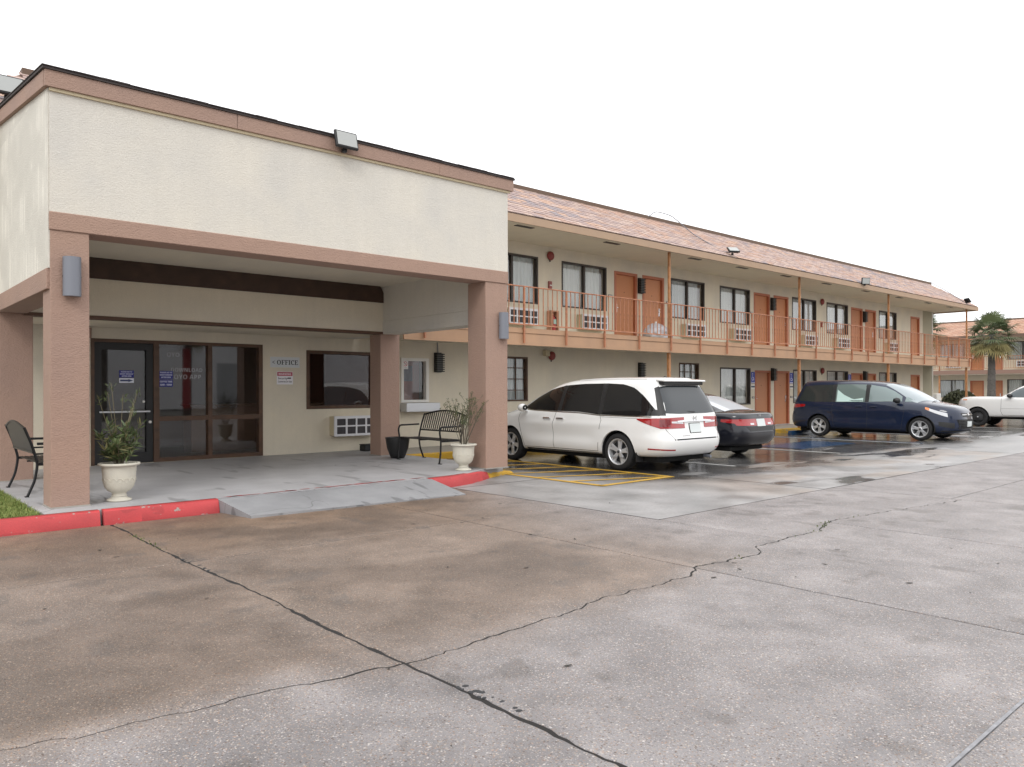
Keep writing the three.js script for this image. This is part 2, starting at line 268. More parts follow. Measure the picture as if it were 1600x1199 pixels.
// painted bay markings
const strip = (x0, z0, x1, z1, w) => { const dx = x1 - x0, dz = z1 - z0, L = Math.hypot(dx, dz), g = new THREE.BoxGeometry(L, .004, w); g.rotateY(-Math.atan2(dz, dx)); g.translate((x0 + x1) / 2, .006, (z0 + z1) / 2); return uvm(g); };
{
  const y = [strip(9.02, -13.4, 9.02, -7.98, .11), strip(8.97, -8.02, 10.86, -8.06, .11), strip(10.82, -8.1, 10.82, -13.4, .1)];
  for (let k = 0; k < 6; k++) y.push(strip(9.08, -8.75 - k * .78, 10.76, -8.1 - k * .78, .07));
  const o = setting('bay_marking', y, M.yellowFaded, 'faded yellow hatched access aisle painted beside the white van', 'marking');
  const l = []; for (const x of [13.2, 17.6, 22.3, 26.6, 30.4, 33.4]) l.push(strip(x, -13.3, x, -8.3, .1)); setting('bay_marking', l, M.whitePaint, 'worn white parking bay lines on wet concrete', 'marking');
  setting('bay_marking', [strip(18.2, -10.2, 21.2, -10.2, 1.3), strip(22.5, -8.3, 22.5, -13.2, .12), strip(26.4, -13.2, 26.4, -8.3, .12)], M.bluePaint, 'worn blue accessible bay paint on wet concrete', 'marking');
}
// sidewalk along the motel with a yellow kerb edge, the entrance deck, kerbs and ramp
setting('sidewalk', [B(8.98, 44.5, -.06, .14, -15.2, -13.68)], M.walk, 'concrete sidewalk along the ground-floor rooms', 'sidewalk');
setting('kerb', [B(8.985, 44.5, -.06, .143, -13.68, -13.52, .02)], M.yellow, 'yellow painted kerb edging the sidewalk', 'kerb');
setting('porch_floor', prism([[1.76, 9.56], [6.85, 9.56], [7.7, 9.72], [8.35, 10.05], [8.95, 10.3], [8.95, 15.2], [-3, 15.2], [-3, 12.8], [1.76, 12.8]], -.06, .16).applyMatrix4(new THREE.Matrix4().makeRotationX(-Math.PI / 2)), M.deck, 'grey painted concrete floor under the entrance canopy', 'porch');
function kerbRun(pts, w, h, slope, name, m, label) {        // kerb swept along a line in plan; face leans back
  const P = [], idx = []; const n = pts.length;
  const prof = [[0, -.06], [0, .02], [slope * .8, h - .02], [slope + .02, h], [w, h], [w, -.06]];
  for (let i = 0; i < n; i++) {
    const a = pts[Math.max(0, i - 1)], b = pts[Math.min(n - 1, i + 1)], dx = b[0] - a[0], dz = b[1] - a[1], L = Math.hypot(dx, dz), nx = dz / L, nz = -dx / L, hh = pts[i][2] ?? 1;
    for (const [o, y] of prof) P.push(pts[i][0] + nx * o, y > 0 ? y * hh : y, pts[i][1] + nz * o);
  }
  const k = prof.length; for (let i = 0; i < n - 1; i++) for (let j = 0; j < k - 1; j++) { const a = i * k + j; idx.push(a, a + k, a + 1, a + 1, a + k, a + k + 1); }
  for (const s of [0, (n - 1) * k]) for (let j = 1; j < k - 1; j++) idx.push(s, s + j, s + j + 1);
  const g = new THREE.BufferGeometry(); g.setAttribute('position', new THREE.Float32BufferAttribute(P, 3)); g.setIndex(idx); g.computeVertexNormals();
  return setting(name, uvm(g.toNonIndexed()), m, label, 'kerb');
}
M.red.side = M.yellow.side = THREE.DoubleSide;
kerbRun([[-6, -9.44], [2.27, -9.44]], .14, .166, .04, 'kerb', M.red, 'long red painted kerb beside the lawn');
kerbRun([[2.31, -9.44], [3.2, -9.44], [3.6, -9.45]], .14, .166, .04, 'kerb', M.red, 'red painted kerb between the joint and the ramp');
kerbRun([[6.82, -9.45], [7.3, -9.5], [7.7, -9.62, .98], [8.1, -9.83, .9], [8.4, -10.02, .72]], .16, .164, .05, 'kerb', M.red, 'curved red kerb end right of the ramp');
kerbRun([[8.42, -10.03, .7], [8.8, -10.2, .55], [9.25, -10.36, .25]], .3, .16, .06, 'kerb', M.yellow, 'yellow kerb end beside the hatched aisle');
{
  const P = [[3.6, .158, -9.5], [6.82, .158, -9.5], [6.82, .012, -8.66], [3.71, .03, -8.77], [3.6, -.05, -9.5], [6.82, -.05, -9.5], [6.82, -.05, -8.66], [3.71, -.05, -8.77]];
  const f = [[0, 3, 2, 1], [0, 4, 7, 3], [3, 7, 6, 2], [2, 6, 5, 1]], pos = []; for (const q of f) for (const i of [0, 1, 2, 0, 2, 3]) pos.push(...P[q[i]]);
  const g = new THREE.BufferGeometry(); g.setAttribute('position', new THREE.Float32BufferAttribute(pos, 3)); g.computeVertexNormals();
  const m = M.ramp.clone(); m.side = THREE.DoubleSide; setting('ramp', uvm(g), m, 'grey concrete wheelchair ramp cut into the kerb', 'ramp');
}
// chipped red paint left along the deck edge above the ramp
{ const fl = []; for (let k = 0; k < 60; k++) { const x = rr(3.7, 6.8), g = new THREE.CircleGeometry(rr(.012, .05), 6); g.scale(2.2, .5, 1); g.rotateX(-Math.PI / 2); fl.push(uvm(g.translate(x, .1635, -9.6 - rr(0, .05) - .02 * (x - 3.6)))); } const o = part('paint_flakes', fl, M.red, scene); o.name = numbered('paint_flakes'); o.userData = { kind: 'stuff', label: 'chipped red paint remnants along the deck edge above the ramp', category: 'paint' }; }
// lawn
setting('lawn', B(-12, 1.74, -.05, .12, -12.8, -9.6), mat(.06, .075, .025, .95, { map: rep(noiseT, 1) }), 'patch of lawn beside the entrance deck', 'lawn');
{
  const g = new THREE.BufferGeometry(); g.setAttribute('position', new THREE.Float32BufferAttribute([-.004, 0, 0, .004, 0, 0, .003, .03, .008, -.003, .03, .008, 0, .055, .028], 3)); g.setIndex([0, 1, 2, 0, 2, 3, 3, 2, 4]); g.computeVertexNormals();
  const N = 26000, im = new THREE.InstancedMesh(g, new THREE.MeshStandardMaterial({ color: 0xffffff, roughness: .7, side: THREE.DoubleSide }), N), m = new THREE.Matrix4(), q = new THREE.Quaternion(), c = new THREE.Color();
  for (let i = 0; i < N; i++) { const x = 1.73 - Math.pow(rnd(), 1.3) * 3.2, z = rr(-12.75, -9.62), s = rr(.7, 1.5); q.setFromEuler(new THREE.Euler(rr(-.5, .5), rr(0, 6.28), rr(-.4, .4))); m.compose(V(x, .118, z), q, V(s, s, s)); im.setMatrixAt(i, m); const t = rnd(); c.setRGB(lerp(.11, .28, t), lerp(.18, .30, t), lerp(.03, .09, t)); im.setColorAt(i, c); }
  im.name = 'grass'; im.castShadow = im.receiveShadow = true; im.userData = { kind: 'stuff', label: 'short green grass on the lawn', category: 'grass' }; scene.add(im);
}
// weeds in the cracks and litter on the slabs
{
  const gs = [], lg = new THREE.PlaneGeometry(.012, .05).translate(0, .02, 0);
  for (let k = 0; k < 190; k++) { const u = rnd(); let x, z; if (u < .45) { x = 2.37 + rr(-.03, .03); z = rr(-8.6, -7.6) ; } else if (u < .7) { x = rr(5.5, 9.5); z = crackZ(x); } else { x = rr(7.6, 8.5); z = crackZ(x) + rr(-.03, .03); } gs.push(uvm(T(lg, x + rr(-.02, .02), -.025, z + rr(-.02, .02), rr(-1.1, 1.1), rr(0, 6), rr(-.9, .9), rr(.5, 1.1)))); }
  const o = part('weeds', gs, mat(.09, .12, .03, .8, { side: THREE.DoubleSide }), scene); o.userData = { kind: 'stuff', label: 'small green weeds growing in the slab cracks', category: 'weeds' };
  const lf = []; for (let k = 0; k < 46; k++) { const x = rr(-.5, 8), z = rr(-8.5, -1.5), g = new THREE.CircleGeometry(rr(.006, .022), 5); g.scale(1.6, .6, 1); g.rotateX(-Math.PI / 2); lf.push(uvm(T(g, x, .006, z, rr(-.1, .1), rr(0, 6), 0))); }
  const l = part('leaf_litter', lf, mat(.035, .03, .025, .9, { side: THREE.DoubleSide }), scene); l.userData = { kind: 'stuff', label: 'dark bits of leaf litter scattered on the slabs', category: 'litter' };
  // crumbled asphalt patches at the joint
  const cr = []; for (const [x, z, n] of [[2.4, -3.0, 26], [2.42, -2.75, 12], [2.37, -7.0, 14], [2.37, -6.6, 8]]) for (let k = 0; k < n; k++) { const g = new THREE.IcosahedronGeometry(rr(.006, .016), 0); cr.push(uvm(T(g, x + rr(-.022, .026), rr(-.008, .001), z + rr(-.13, .13), 0, rnd() * 3, 0, [1.5, .35, 1.2]))); }
  const c = part('crumbled_filler', cr, mat(.03, .03, .032, .85), scene); c.userData = { kind: 'stuff', label: 'crumbled black joint filler along the long slab joint', category: 'rubble' };
}
// ---------- entrance canopy ----------
const can = thing('entrance_canopy', 'cream stucco entrance canopy on mauve brown posts, in front of the office', 'canopy');
{
  const X0 = 1.88, X1 = 8.80, ZF = -9.98, ZB = -15.15;
  part('front_panel', B(X0 + .004, X1 - .004, 3.54, 4.95, ZF - .30, ZF), M.cream, can);
  part('front_beam', [B(X0, X1, 3.33, 3.54, ZF - .40, ZF + .014, .012)], M.mauve, can);
  const rise = .12, side = (xa, xb) => { const s = new THREE.Shape([[-ZF - (-.02), 2.90], [-ZB, 2.90], [-ZB, 4.94 + rise * (-ZB + ZF)], [-ZF + .02, 4.94]].map(p => new THREE.Vector2(...p))); const g = new THREE.ExtrudeGeometry(s, { depth: xb - xa, bevelEnabled: false }); g.rotateY(Math.PI / 2); g.translate(xa, 0, 0); return uvm(g); };
  part('side_panel', side(X0 - .008, 2.22), M.creamSide, can); part('side_panel', side(8.44, X1), M.cream, can);
  part('side_beam', B(X0 - .024, 2.23, 2.66, 2.90, ZB, ZF - .04, .01), M.mauve, can); part('side_beam', B(8.43, X1 + .004, 2.64, 2.90, ZB, ZF - .52, .01), M.cream, can);
  for (const [xa, xb, za, zb, h] of [[1.89, 2.29, -10.39, -9.984, 3.335], [8.30, 8.79, -10.47, -9.984, 3.335], [1.89, 2.32, -13.86, -13.45, 2.665], [8.40, 8.86, -13.86, -13.45, 2.665]]) {
    const p = part('post', B(xa, xb, .165, h, za, zb, .012), M.mauve, can); part('post_base', B(xa - .008, xb + .008, .16, .178, za - .008, zb + .008), M.walk, p);
  }
  part('ceiling', B(2.2, 8.46, 3.6, 3.66, -13.5, ZF - .28), M.facade, can);
  part('header_beam', prism([[2.2, 3.27], [8.44, 3.27], [8.44, 3.47], [8.36, 3.602], [2.2, 3.602]], -13.62, -13.39), M.brownBeam, can);
  part('header_panel', B(2.2, 8.442, 2.685, 3.27, -13.62, -13.41), M.facade, can); part('header_trim', [B(2.2, 8.44, 2.635, 2.685, -13.64, -13.40)], M.brownTrim, can);
  part('porch_ceiling', B(2.2, 8.44, 2.64, 2.70, -15.19, -13.56), M.facade, can);
  // roof with mauve fascia and dark shingle edge
  const sl = (xa, xb, ya, yb, za, zb) => { const s = new THREE.Shape([[-za, ya], [-zb, ya + rise * (za - zb)], [-zb, yb + rise * (za - zb)], [-za, yb]].map(p => new THREE.Vector2(...p))); const g = new THREE.ExtrudeGeometry(s, { depth: xb - xa, bevelEnabled: false }); g.rotateY(Math.PI / 2); g.translate(xa, 0, 0); return uvm(g); };
  const roof = part('roof', sl(X0 - .075, X1 + .10, 5.122, 5.150, ZF + .08, ZB), M.roofEdge, can);
  for (let k = 0; k < 23; k++) part('shingle', sl(X0 - .085 + k * .308, X0 - .085 + k * .308 + .303, 5.151, 5.160 + .003 * (k % 3), ZF + .092 + .006 * hash(k, 4), ZB), M.roofEdge, roof);
  part('fascia', [B(X0 - .05, 4.02, 4.935, 5.12, ZF, ZF + .06), B(4.026, 7.3, 4.935, 5.12, ZF, ZF + .062), B(7.306, X1 + .08, 4.935, 5.12, ZF, ZF + .06)], M.mauve, can);
  part('fascia', [sl(X0 - .055, X0 - .009, 4.94, 5.122, ZF - .001, ZB)], M.mauve, can); part('fascia', [sl(X1 + .01, X1 + .075, 4.94, 5.122, ZF - .001, ZB)], M.mauve, can);
  part('fascia_trim', B(X0, X1 + .03, 4.90, 4.934, ZF + .002, ZF + .028), mat(.62, .53, .36, .8), can);
}

// ---------- motel building ----------
const motel = thing('motel_building', 'long two storey cream motel with orange doors, balcony railing and shingled roof', 'building');
const ZW = -15.2;
const windows2 = [[12.62, 14.49], [15.41, 17.30], [20.42, 22.32], [23.24, 25.17], [28.23, 30.18], [31.08, 33.01], [36.15, 38.09]];
const doors2 = [[17.65, 18.73], [18.98, 20.08], [25.44, 26.56], [26.84, 27.94], [33.32, 34.44], [34.72, 35.82], [39.76, 40.88]];
const windows1 = [[23.24, 25.2], [28.3, 30.2], [31.08, 33.01], [36.15, 38.09]], doors1 = [[25.5, 26.6], [26.86, 28.0], [33.32, 34.44], [34.72, 35.82], [39.76, 40.88]], small1 = [[12.9, 14.1], [20.87, 21.98]];
const WY2 = [3.83, 5.12], DY2 = [2.965, 5.07], WY1 = [.95, 2.27], DY1 = [.145, 2.2];
{
  const holes = [];
  for (const w of windows2) holes.push(rect(w[0], w[1], ...WY2)); for (const d of doors2) holes.push(rect(d[0], d[1], ...DY2));
  for (const w of windows1) holes.push(rect(w[0], w[1], ...WY1)); for (const d of doors1) holes.push(rect(d[0], d[1], ...DY1));
  for (const w of small1) holes.push(rect(w[0], w[1], 1.2, 2.38));
  holes.push(rect(3.5, 6.68, .165, 2.44), rect(7.65, 9.35, 1.10, 2.36), rect(10.04, 10.83, 1.21, 2.26));
  part('wall', prism(rect(-5, 41.3, .02, 5.46), ZW - .2, ZW, holes), M.facade, motel);
  part('wall_backing', [B(11.6, 41.3, .1, 5.46, ZW - .42, ZW - .28), B(-5, 11.4, 2.7, 5.46, ZW - .42, ZW - .28)], mat(.5, .46, .4, .9), motel);
  part('end_wall', B(-5.2, -5, .02, 5.46, -24, ZW), M.facade, motel);
  // ribbed end bay beyond the last door
  const ribs = [B(41.3, 42.5, .02, 5.46, ZW - .22, ZW - .03)]; for (let x = 41.36; x < 42.45; x += .1) ribs.push(B(x, x + .05, .14, 5.44, ZW - .03, ZW - .005));
  part('ribbed_panel', ribs, mat(.46, .43, .33, .85), motel); part('corner_trim', B(42.5, 42.62, .02, 5.46, ZW - .24, ZW + .01), M.whiteWall, motel);
  part('end_wall', B(42.4, 42.6, .02, 5.46, -24, ZW - .24), M.facade, motel);
}
function makeWindow(parent, x0, x1, y0, y1, z, o = {}) {    // sliding window set in the wall opening, curtain behind
  o = { gap: rr(.02, .2), ...o }; const w = sub('window', parent), f = .048, xm = (x0 + x1) / 2 + (o.off ?? 0), zf = z - .025;
  const bars = [B(x0, x1, y1 - f, y1, zf - .08, z + .012), B(x0, x1, y0, y0 + f * .8, zf - .08, z + .014), B(x0, x0 + f, y0 + f * .8, y1 - f, zf - .08, z + .012), B(x1 - f, x1, y0 + f * .8, y1 - f, zf - .08, z + .012)];
  if (!o.single) bars.push(B(xm - .035, xm + .035, y0 + f * .8, y1 - f, zf - .07, zf + .02));
  if (o.grid) for (let i = 1; i < 4; i++) { bars.push(B(x0 + f, x1 - f, lerp(y0, y1, i / 4) - .012, lerp(y0, y1, i / 4) + .012, zf - .035, zf - .005)); if (i < 3) bars.push(B(lerp(x0, x1, i / 3) - .012, lerp(x0, x1, i / 3) + .012, y0 + f, y1 - f, zf - .036, zf - .004)); }
  part('frame', bars, o.frame ?? M.bronze, w);
  if (o.single) part('pane', B(x0 + f, x1 - f, y0 + .05, y1 - f, zf - .05, zf - .044), M.glass, w);
  else { part('pane', B(x0 + f, xm - .03, y0 + .05, y1 - f, zf - .03, zf - .024), M.glass, w); part('pane', B(xm + .03, x1 - f, y0 + .05, y1 - f, zf - .05, zf - .044), M.glass, w); }
  if (!o.noCurtain) {
    const cw = x1 - x0 - .06 - (o.gap ?? .07), n = Math.round(cw * 60), ph = rnd() * 6, g = new THREE.PlaneGeometry(cw, y1 - y0, n, 6), p = g.attributes.position;
    for (let i = 0; i < p.count; i++) { const x = p.getX(i), y = p.getY(i), t = .5 - y / (y1 - y0); p.setZ(i, .03 * Math.sin(x * 40 + ph + 1.2 * Math.sin(x * 9 + ph) + .5 * t) * (.6 + .5 * t) + .012 * Math.sin(x * 17 + y * 2)); p.setX(i, x + .015 * Math.sin(y * 3 + x * 8)); }
    g.computeVertexNormals(); part('curtain', uvm(g.translate((x0 + x1) / 2 - (o.gap ?? .07) / 2, (y0 + y1) / 2, z - .15)), curtainMats[Math.floor(rnd() * 3)], w);
  }
  return w;
}
const curtainMats = [[.46, .50, .49], [.50, .53, .51], [.42, .455, .455]].map(c => mat(...c, .95, { side: THREE.DoubleSide })), doorMats = [[.64, .26, .11], [.62, .245, .10], [.66, .28, .13], [.59, .25, .12]].map(c => mat(...c, .55, { map: rep(mottleT, .5) }));
const handleG = mergeGeometries([B(-.028, .028, -.13, .13, 0, .018, .01), B(-.05, .02, .0, .022, .02, .05, .008), T(uvm(new THREE.SphereGeometry(.02, 8, 6)), 0, .085, .025)]);
function makeDoor(parent, x0, x1, y0, y1, z, hinge, o = {}) {
  const d = sub('door', parent), j = .09;
  part('door_frame', [B(x0, x0 + j, y0, y1, z - .14, z + .012), B(x1 - j, x1, y0, y1, z - .14, z + .012), B(x0 + j, x1 - j, y1 - .08, y1, z - .14, z + .012)], M.doorJamb, d);
  const lf = part('door_leaf', [B(x0 + j + .004, x1 - j - .004, y0 + .02, y1 - .084, z - .12, z - .07, .004)], doorMats[Math.floor(rnd() * 4)], d);
  part('threshold', B(x0 + .02, x1 - .02, y0 - .001, y0 + .018, z - .13, z + .03), M.alu, d);
  const hx = hinge > 0 ? x1 - j - .08 : x0 + j + .08, h = part('handle', handleG, M.chrome, d); h.position.set(hx, y0 + 1.0, z - .07); if (hinge < 0) h.scale.x = -1;
  part('peephole', T(uvm(new THREE.CylinderGeometry(.012, .012, .012, 10)), (x0 + x1) / 2, y0 + 1.5, z - .065, Math.PI / 2), M.bronze, d);
  return d;
}
function makeAC(parent, xc, yc, z) {                        // through-wall unit: beige sleeve, white grille with dark cells
  const a = sub('air_conditioner', parent), w = 1.06, h = .42, d = .24, x0 = xc - w / 2, x1 = xc + w / 2, y0 = yc - h / 2, y1 = yc + h / 2;
  part('case', B(x0, x1, y0, y1, z, z + d - .02, .01), M.acSide, a);
  part('louvre_panel', B(x0 + .03, x1 - .03, y0 + .03, y1 - .03, z + d - .02, z + d - .008), M.acDark, a);
  const f = [B(x0 - .01, x1 + .01, y1 - .05, y1 + .01, z + d - .02, z + d + .012), B(x0 - .01, x1 + .01, y0 - .01, y0 + .04, z + d - .02, z + d + .012), B(x0 - .01, x0 + .05, y0 + .04, y1 - .05, z + d - .02, z + d + .012), B(x1 - .05, x1 + .01, y0 + .04, y1 - .05, z + d - .02, z + d + .012), B(x0 + .05, x1 - .05, yc - .016, yc + .016, z + d - .008, z + d + .01)];
  for (const t of [.27, .5, .73]) { const x = lerp(x0, x1, t); f.push(B(x - .02, x + .02, y0 + .04, yc - .016, z + d - .008, z + d + .011), B(x - .02, x + .02, yc + .016, y1 - .05, z + d - .008, z + d + .011)); }
  const fin = []; for (let x = x0 + .06; x < x1 - .05; x += .03) fin.push(B(x, x + .008, y0 + .04, y1 - .05, z + d - .008, z + d - .001)); part('fins', fin, mat(.10, .095, .10, .6), a);
  part('grille', f, M.acWhite, a); return a;
}
for (const [a, b] of windows2) makeWindow(motel, a, b, ...WY2, ZW);
for (const [a, b] of windows1) makeWindow(motel, a, b, ...WY1, ZW);
for (const [a, b] of small1) makeWindow(motel, a, b, 1.2, 2.38, ZW, { single: true, grid: true, frame: M.storeFrame, gap: 0 });
doors2.forEach(([a, b], i) => makeDoor(motel, a, b, ...DY2, ZW, i % 2 ? 1 : -1));
doors1.forEach(([a, b], i) => makeDoor(motel, a, b, ...DY1, ZW, i % 2 ? 1 : -1));
for (const x of [13.75, 16.55, 21.5, 24.35, 29.35, 32.15, 37.2]) makeAC(motel, x, 3.44, ZW);
for (const x of [29.35, 32.15, 37.2]) makeAC(motel, x, .55, ZW);
makeAC(motel, 8.72, .72, ZW);
// room number plates
const numMat = mat(.12, .11, .10, .5);
for (const [x, y] of [[17.46, 4.3], [20.27, 4.3], [25.28, 4.3], [28.08, 4.3], [33.16, 4.3], [35.98, 4.3], [25.38, 1.2], [28.16, 1.2]]) { const p = part('number_plate', B(x - .09, x + .09, y - .035, y + .035, ZW, ZW + .015, .004), numMat, motel); const t = []; for (let k = 0; k < 3; k++) t.push(B(x - .055 + k * .045, x - .03 + k * .045, y - .016, y + .016, ZW + .015, ZW + .018)); part('numerals', t, M.offwhite, p); }
// balcony, posts, railing
{
  const ZB = -13.42, XA = 8.95, XB = 42.55;
  part('balcony_slab', B(XA, XB, 2.66, 2.95, ZW + .001, ZB - .04), M.facade, motel);
  part('balcony_fascia', [B(XA, XB, 2.56, 2.84, ZB - .04, ZB)], M.orange, motel); part('balcony_edge', B(XA, XB + .02, 2.842, 2.965, ZB - .05, ZB + .02, .008), M.orange, motel);
  for (const x of [18.1, 25.62, 33.08, 42.28]) { part('support_post', [B(x - .043, x + .043, .14, 2.558, ZB - .16, ZB - .07, .01)], M.orangePost, motel); part('support_post', [B(x - .032, x + .032, 2.966, 5.45, ZB - .13, ZB - .06, .01)], M.orangePost, motel); }
  const rail = sub('balcony_railing', motel), zr = ZB + .05, bg = B(-.0085, .0085, 3.06, 3.93, -.0085, .0085), pg = B(-.021, .021, 2.60, 3.94, -.021, .021);
  part('top_rail', B(XA, XB + .05, 3.93, 3.958, zr - .022, zr + .022, .008), M.orangeRail, rail); part('bottom_rail', B(XA, XB + .05, 3.03, 3.06, zr - .018, zr + .018), M.orangeRail, rail);
  let n = 0; for (let x = 9.44; x < XB; x += 1.425) { const p = part('rail_post', pg, M.orangeRail, rail); p.position.set(x, 0, zr + .006); if (x + 1.43 < XB + .3) for (let k = 1; k < 9; k++) { const xx = x + 1.425 * k / 9; if (xx > XB) break; const b = part('baluster', bg, M.orangeRail, rail); b.position.set(xx, 0, zr); n++; } }
  part('end_rail', [B(XB + .02, XB + .055, 3.93, 3.965, ZW, zr - .03), B(XB + .022, XB + .052, 3.03, 3.06, ZW, zr - .02)], M.orangeRail, rail);
  for (let z = ZW + .12; z < zr - .1; z += .155) { const b = part('baluster', bg, M.orangeRail, rail); b.position.set(XB + .037, 0, z); }
}
// eaves and shingled roof
{
  const ZE = -13.22, XE = 43.05, XA = 1.0, hl = 2.42, zr = -14.95, yr = 6.76, ye = 5.575;
  part('eave_soffit', B(XA, XE - .1, 5.45, 5.50, ZW - .1, ZE - .04), M.facade, motel); part('eave_fascia', [B(XA, XE, 5.39, 5.57, ZE - .04, ZE), B(XE - .04, XE, 5.39, 5.57, -20, ZE - .04)], M.eave, motel);
  for (const x of [12.6, 15.8, 19.6, 22.2, 25.0, 28.0, 31.3, 34.6, 37.8, 40.5]) part('soffit_vent', B(x - .28, x + .28, 5.438, 5.45, -13.75, -13.62), M.bronze, motel);
  const roof = sub('roof', motel);
  const hx = XE - 1.5;                                     // hip end
  const deck = new THREE.BufferGeometry(), q = [[XA, ye, ZE], [XE + .03, ye, ZE], [hx, yr, zr], [hl, yr, zr]], e = [[XE + .03, ye, ZE], [XE + .03, ye, -20], [hx, yr, -20], [hx, yr, zr]], pos = [];
  for (const f of [q, e, [[XA, ye, -20], [XA, ye, ZE], [hl, yr, zr], [hl, yr, -20]]]) for (const i of [0, 1, 2, 0, 2, 3]) pos.push(...f[i]); deck.setAttribute('position', new THREE.Float32BufferAttribute(pos, 3)); deck.computeVertexNormals();
  part('roof_deck', uvm(deck), mat(.42, .27, .21, .9, { side: THREE.DoubleSide, map: rep(noiseT, 2) }), roof);
  part('ridge_cap', [B(hl, hx + .05, yr - .03, yr + .10, zr - .16, zr + .06)], M.capBrown, roof); part('flat_roof', B(hl, hx, yr - .1, yr - .04, -24, zr), M.dark, roof);
  const SL = Math.hypot(ZE - zr, yr - ye), ang = Math.atan2(yr - ye, ZE - zr), NC = 15, ex = SL / NC, tw = .31;
  const cols = [[.70, .46, .36], [.62, .42, .34], [.72, .54, .46], [.58, .43, .39], [.68, .51, .45], [.52, .40, .38], [.74, .50, .38], [.46, .39, .40]].map(c => mat(c[0], c[1], c[2], .92, { map: rep(noiseT, 3), bumpMap: rep(grainB, 4), bumpScale: .002 }));
  const tg = B(-tw / 2 + .004, tw / 2 - .004, 0, .02, -ex * 1.05, 0), bulk = cols.map(() => []);
  let cnt = 0;
  for (let c = 0; c < NC; c++) { const t = c * ex, xmax = lerp(XE, hx, t / SL); for (let k = 0, x = lerp(XA, hl, t / SL) + tw / 2 + (c % 2) * tw / 2 + .05 * hash(c, 3); x < xmax - tw / 2; x += tw, k++) {
    const y = ye + Math.sin(ang) * t, z = ZE - Math.cos(ang) * t, pn = fbm(x * .35 + 3, c * .25, 3), ci = Math.min(7, Math.floor(clamp(pn * 1.15 - .1 + .55 * (hash(k + 7 * c, c) - .5)) * 8)), lift = .012 + .008 * hash(k, c * 3);
    const gm = new THREE.Matrix4().compose(V(x, y + lift, z), new THREE.Quaternion().setFromEuler(new THREE.Euler(ang - .07, 0, 0)), V(1, 1, 1));
    if (x > 11.7 && x < 17.85 && cnt < 300) { const s = part('shingle', tg, cols[ci], roof); s.applyMatrix4(gm); cnt++; } else bulk[ci].push(tg.clone().applyMatrix4(gm));
  } }
  bulk.forEach((b, i) => { if (b.length) { const o = part('shingles', b, cols[i], roof); o.userData.kind = 'stuff'; } });
}
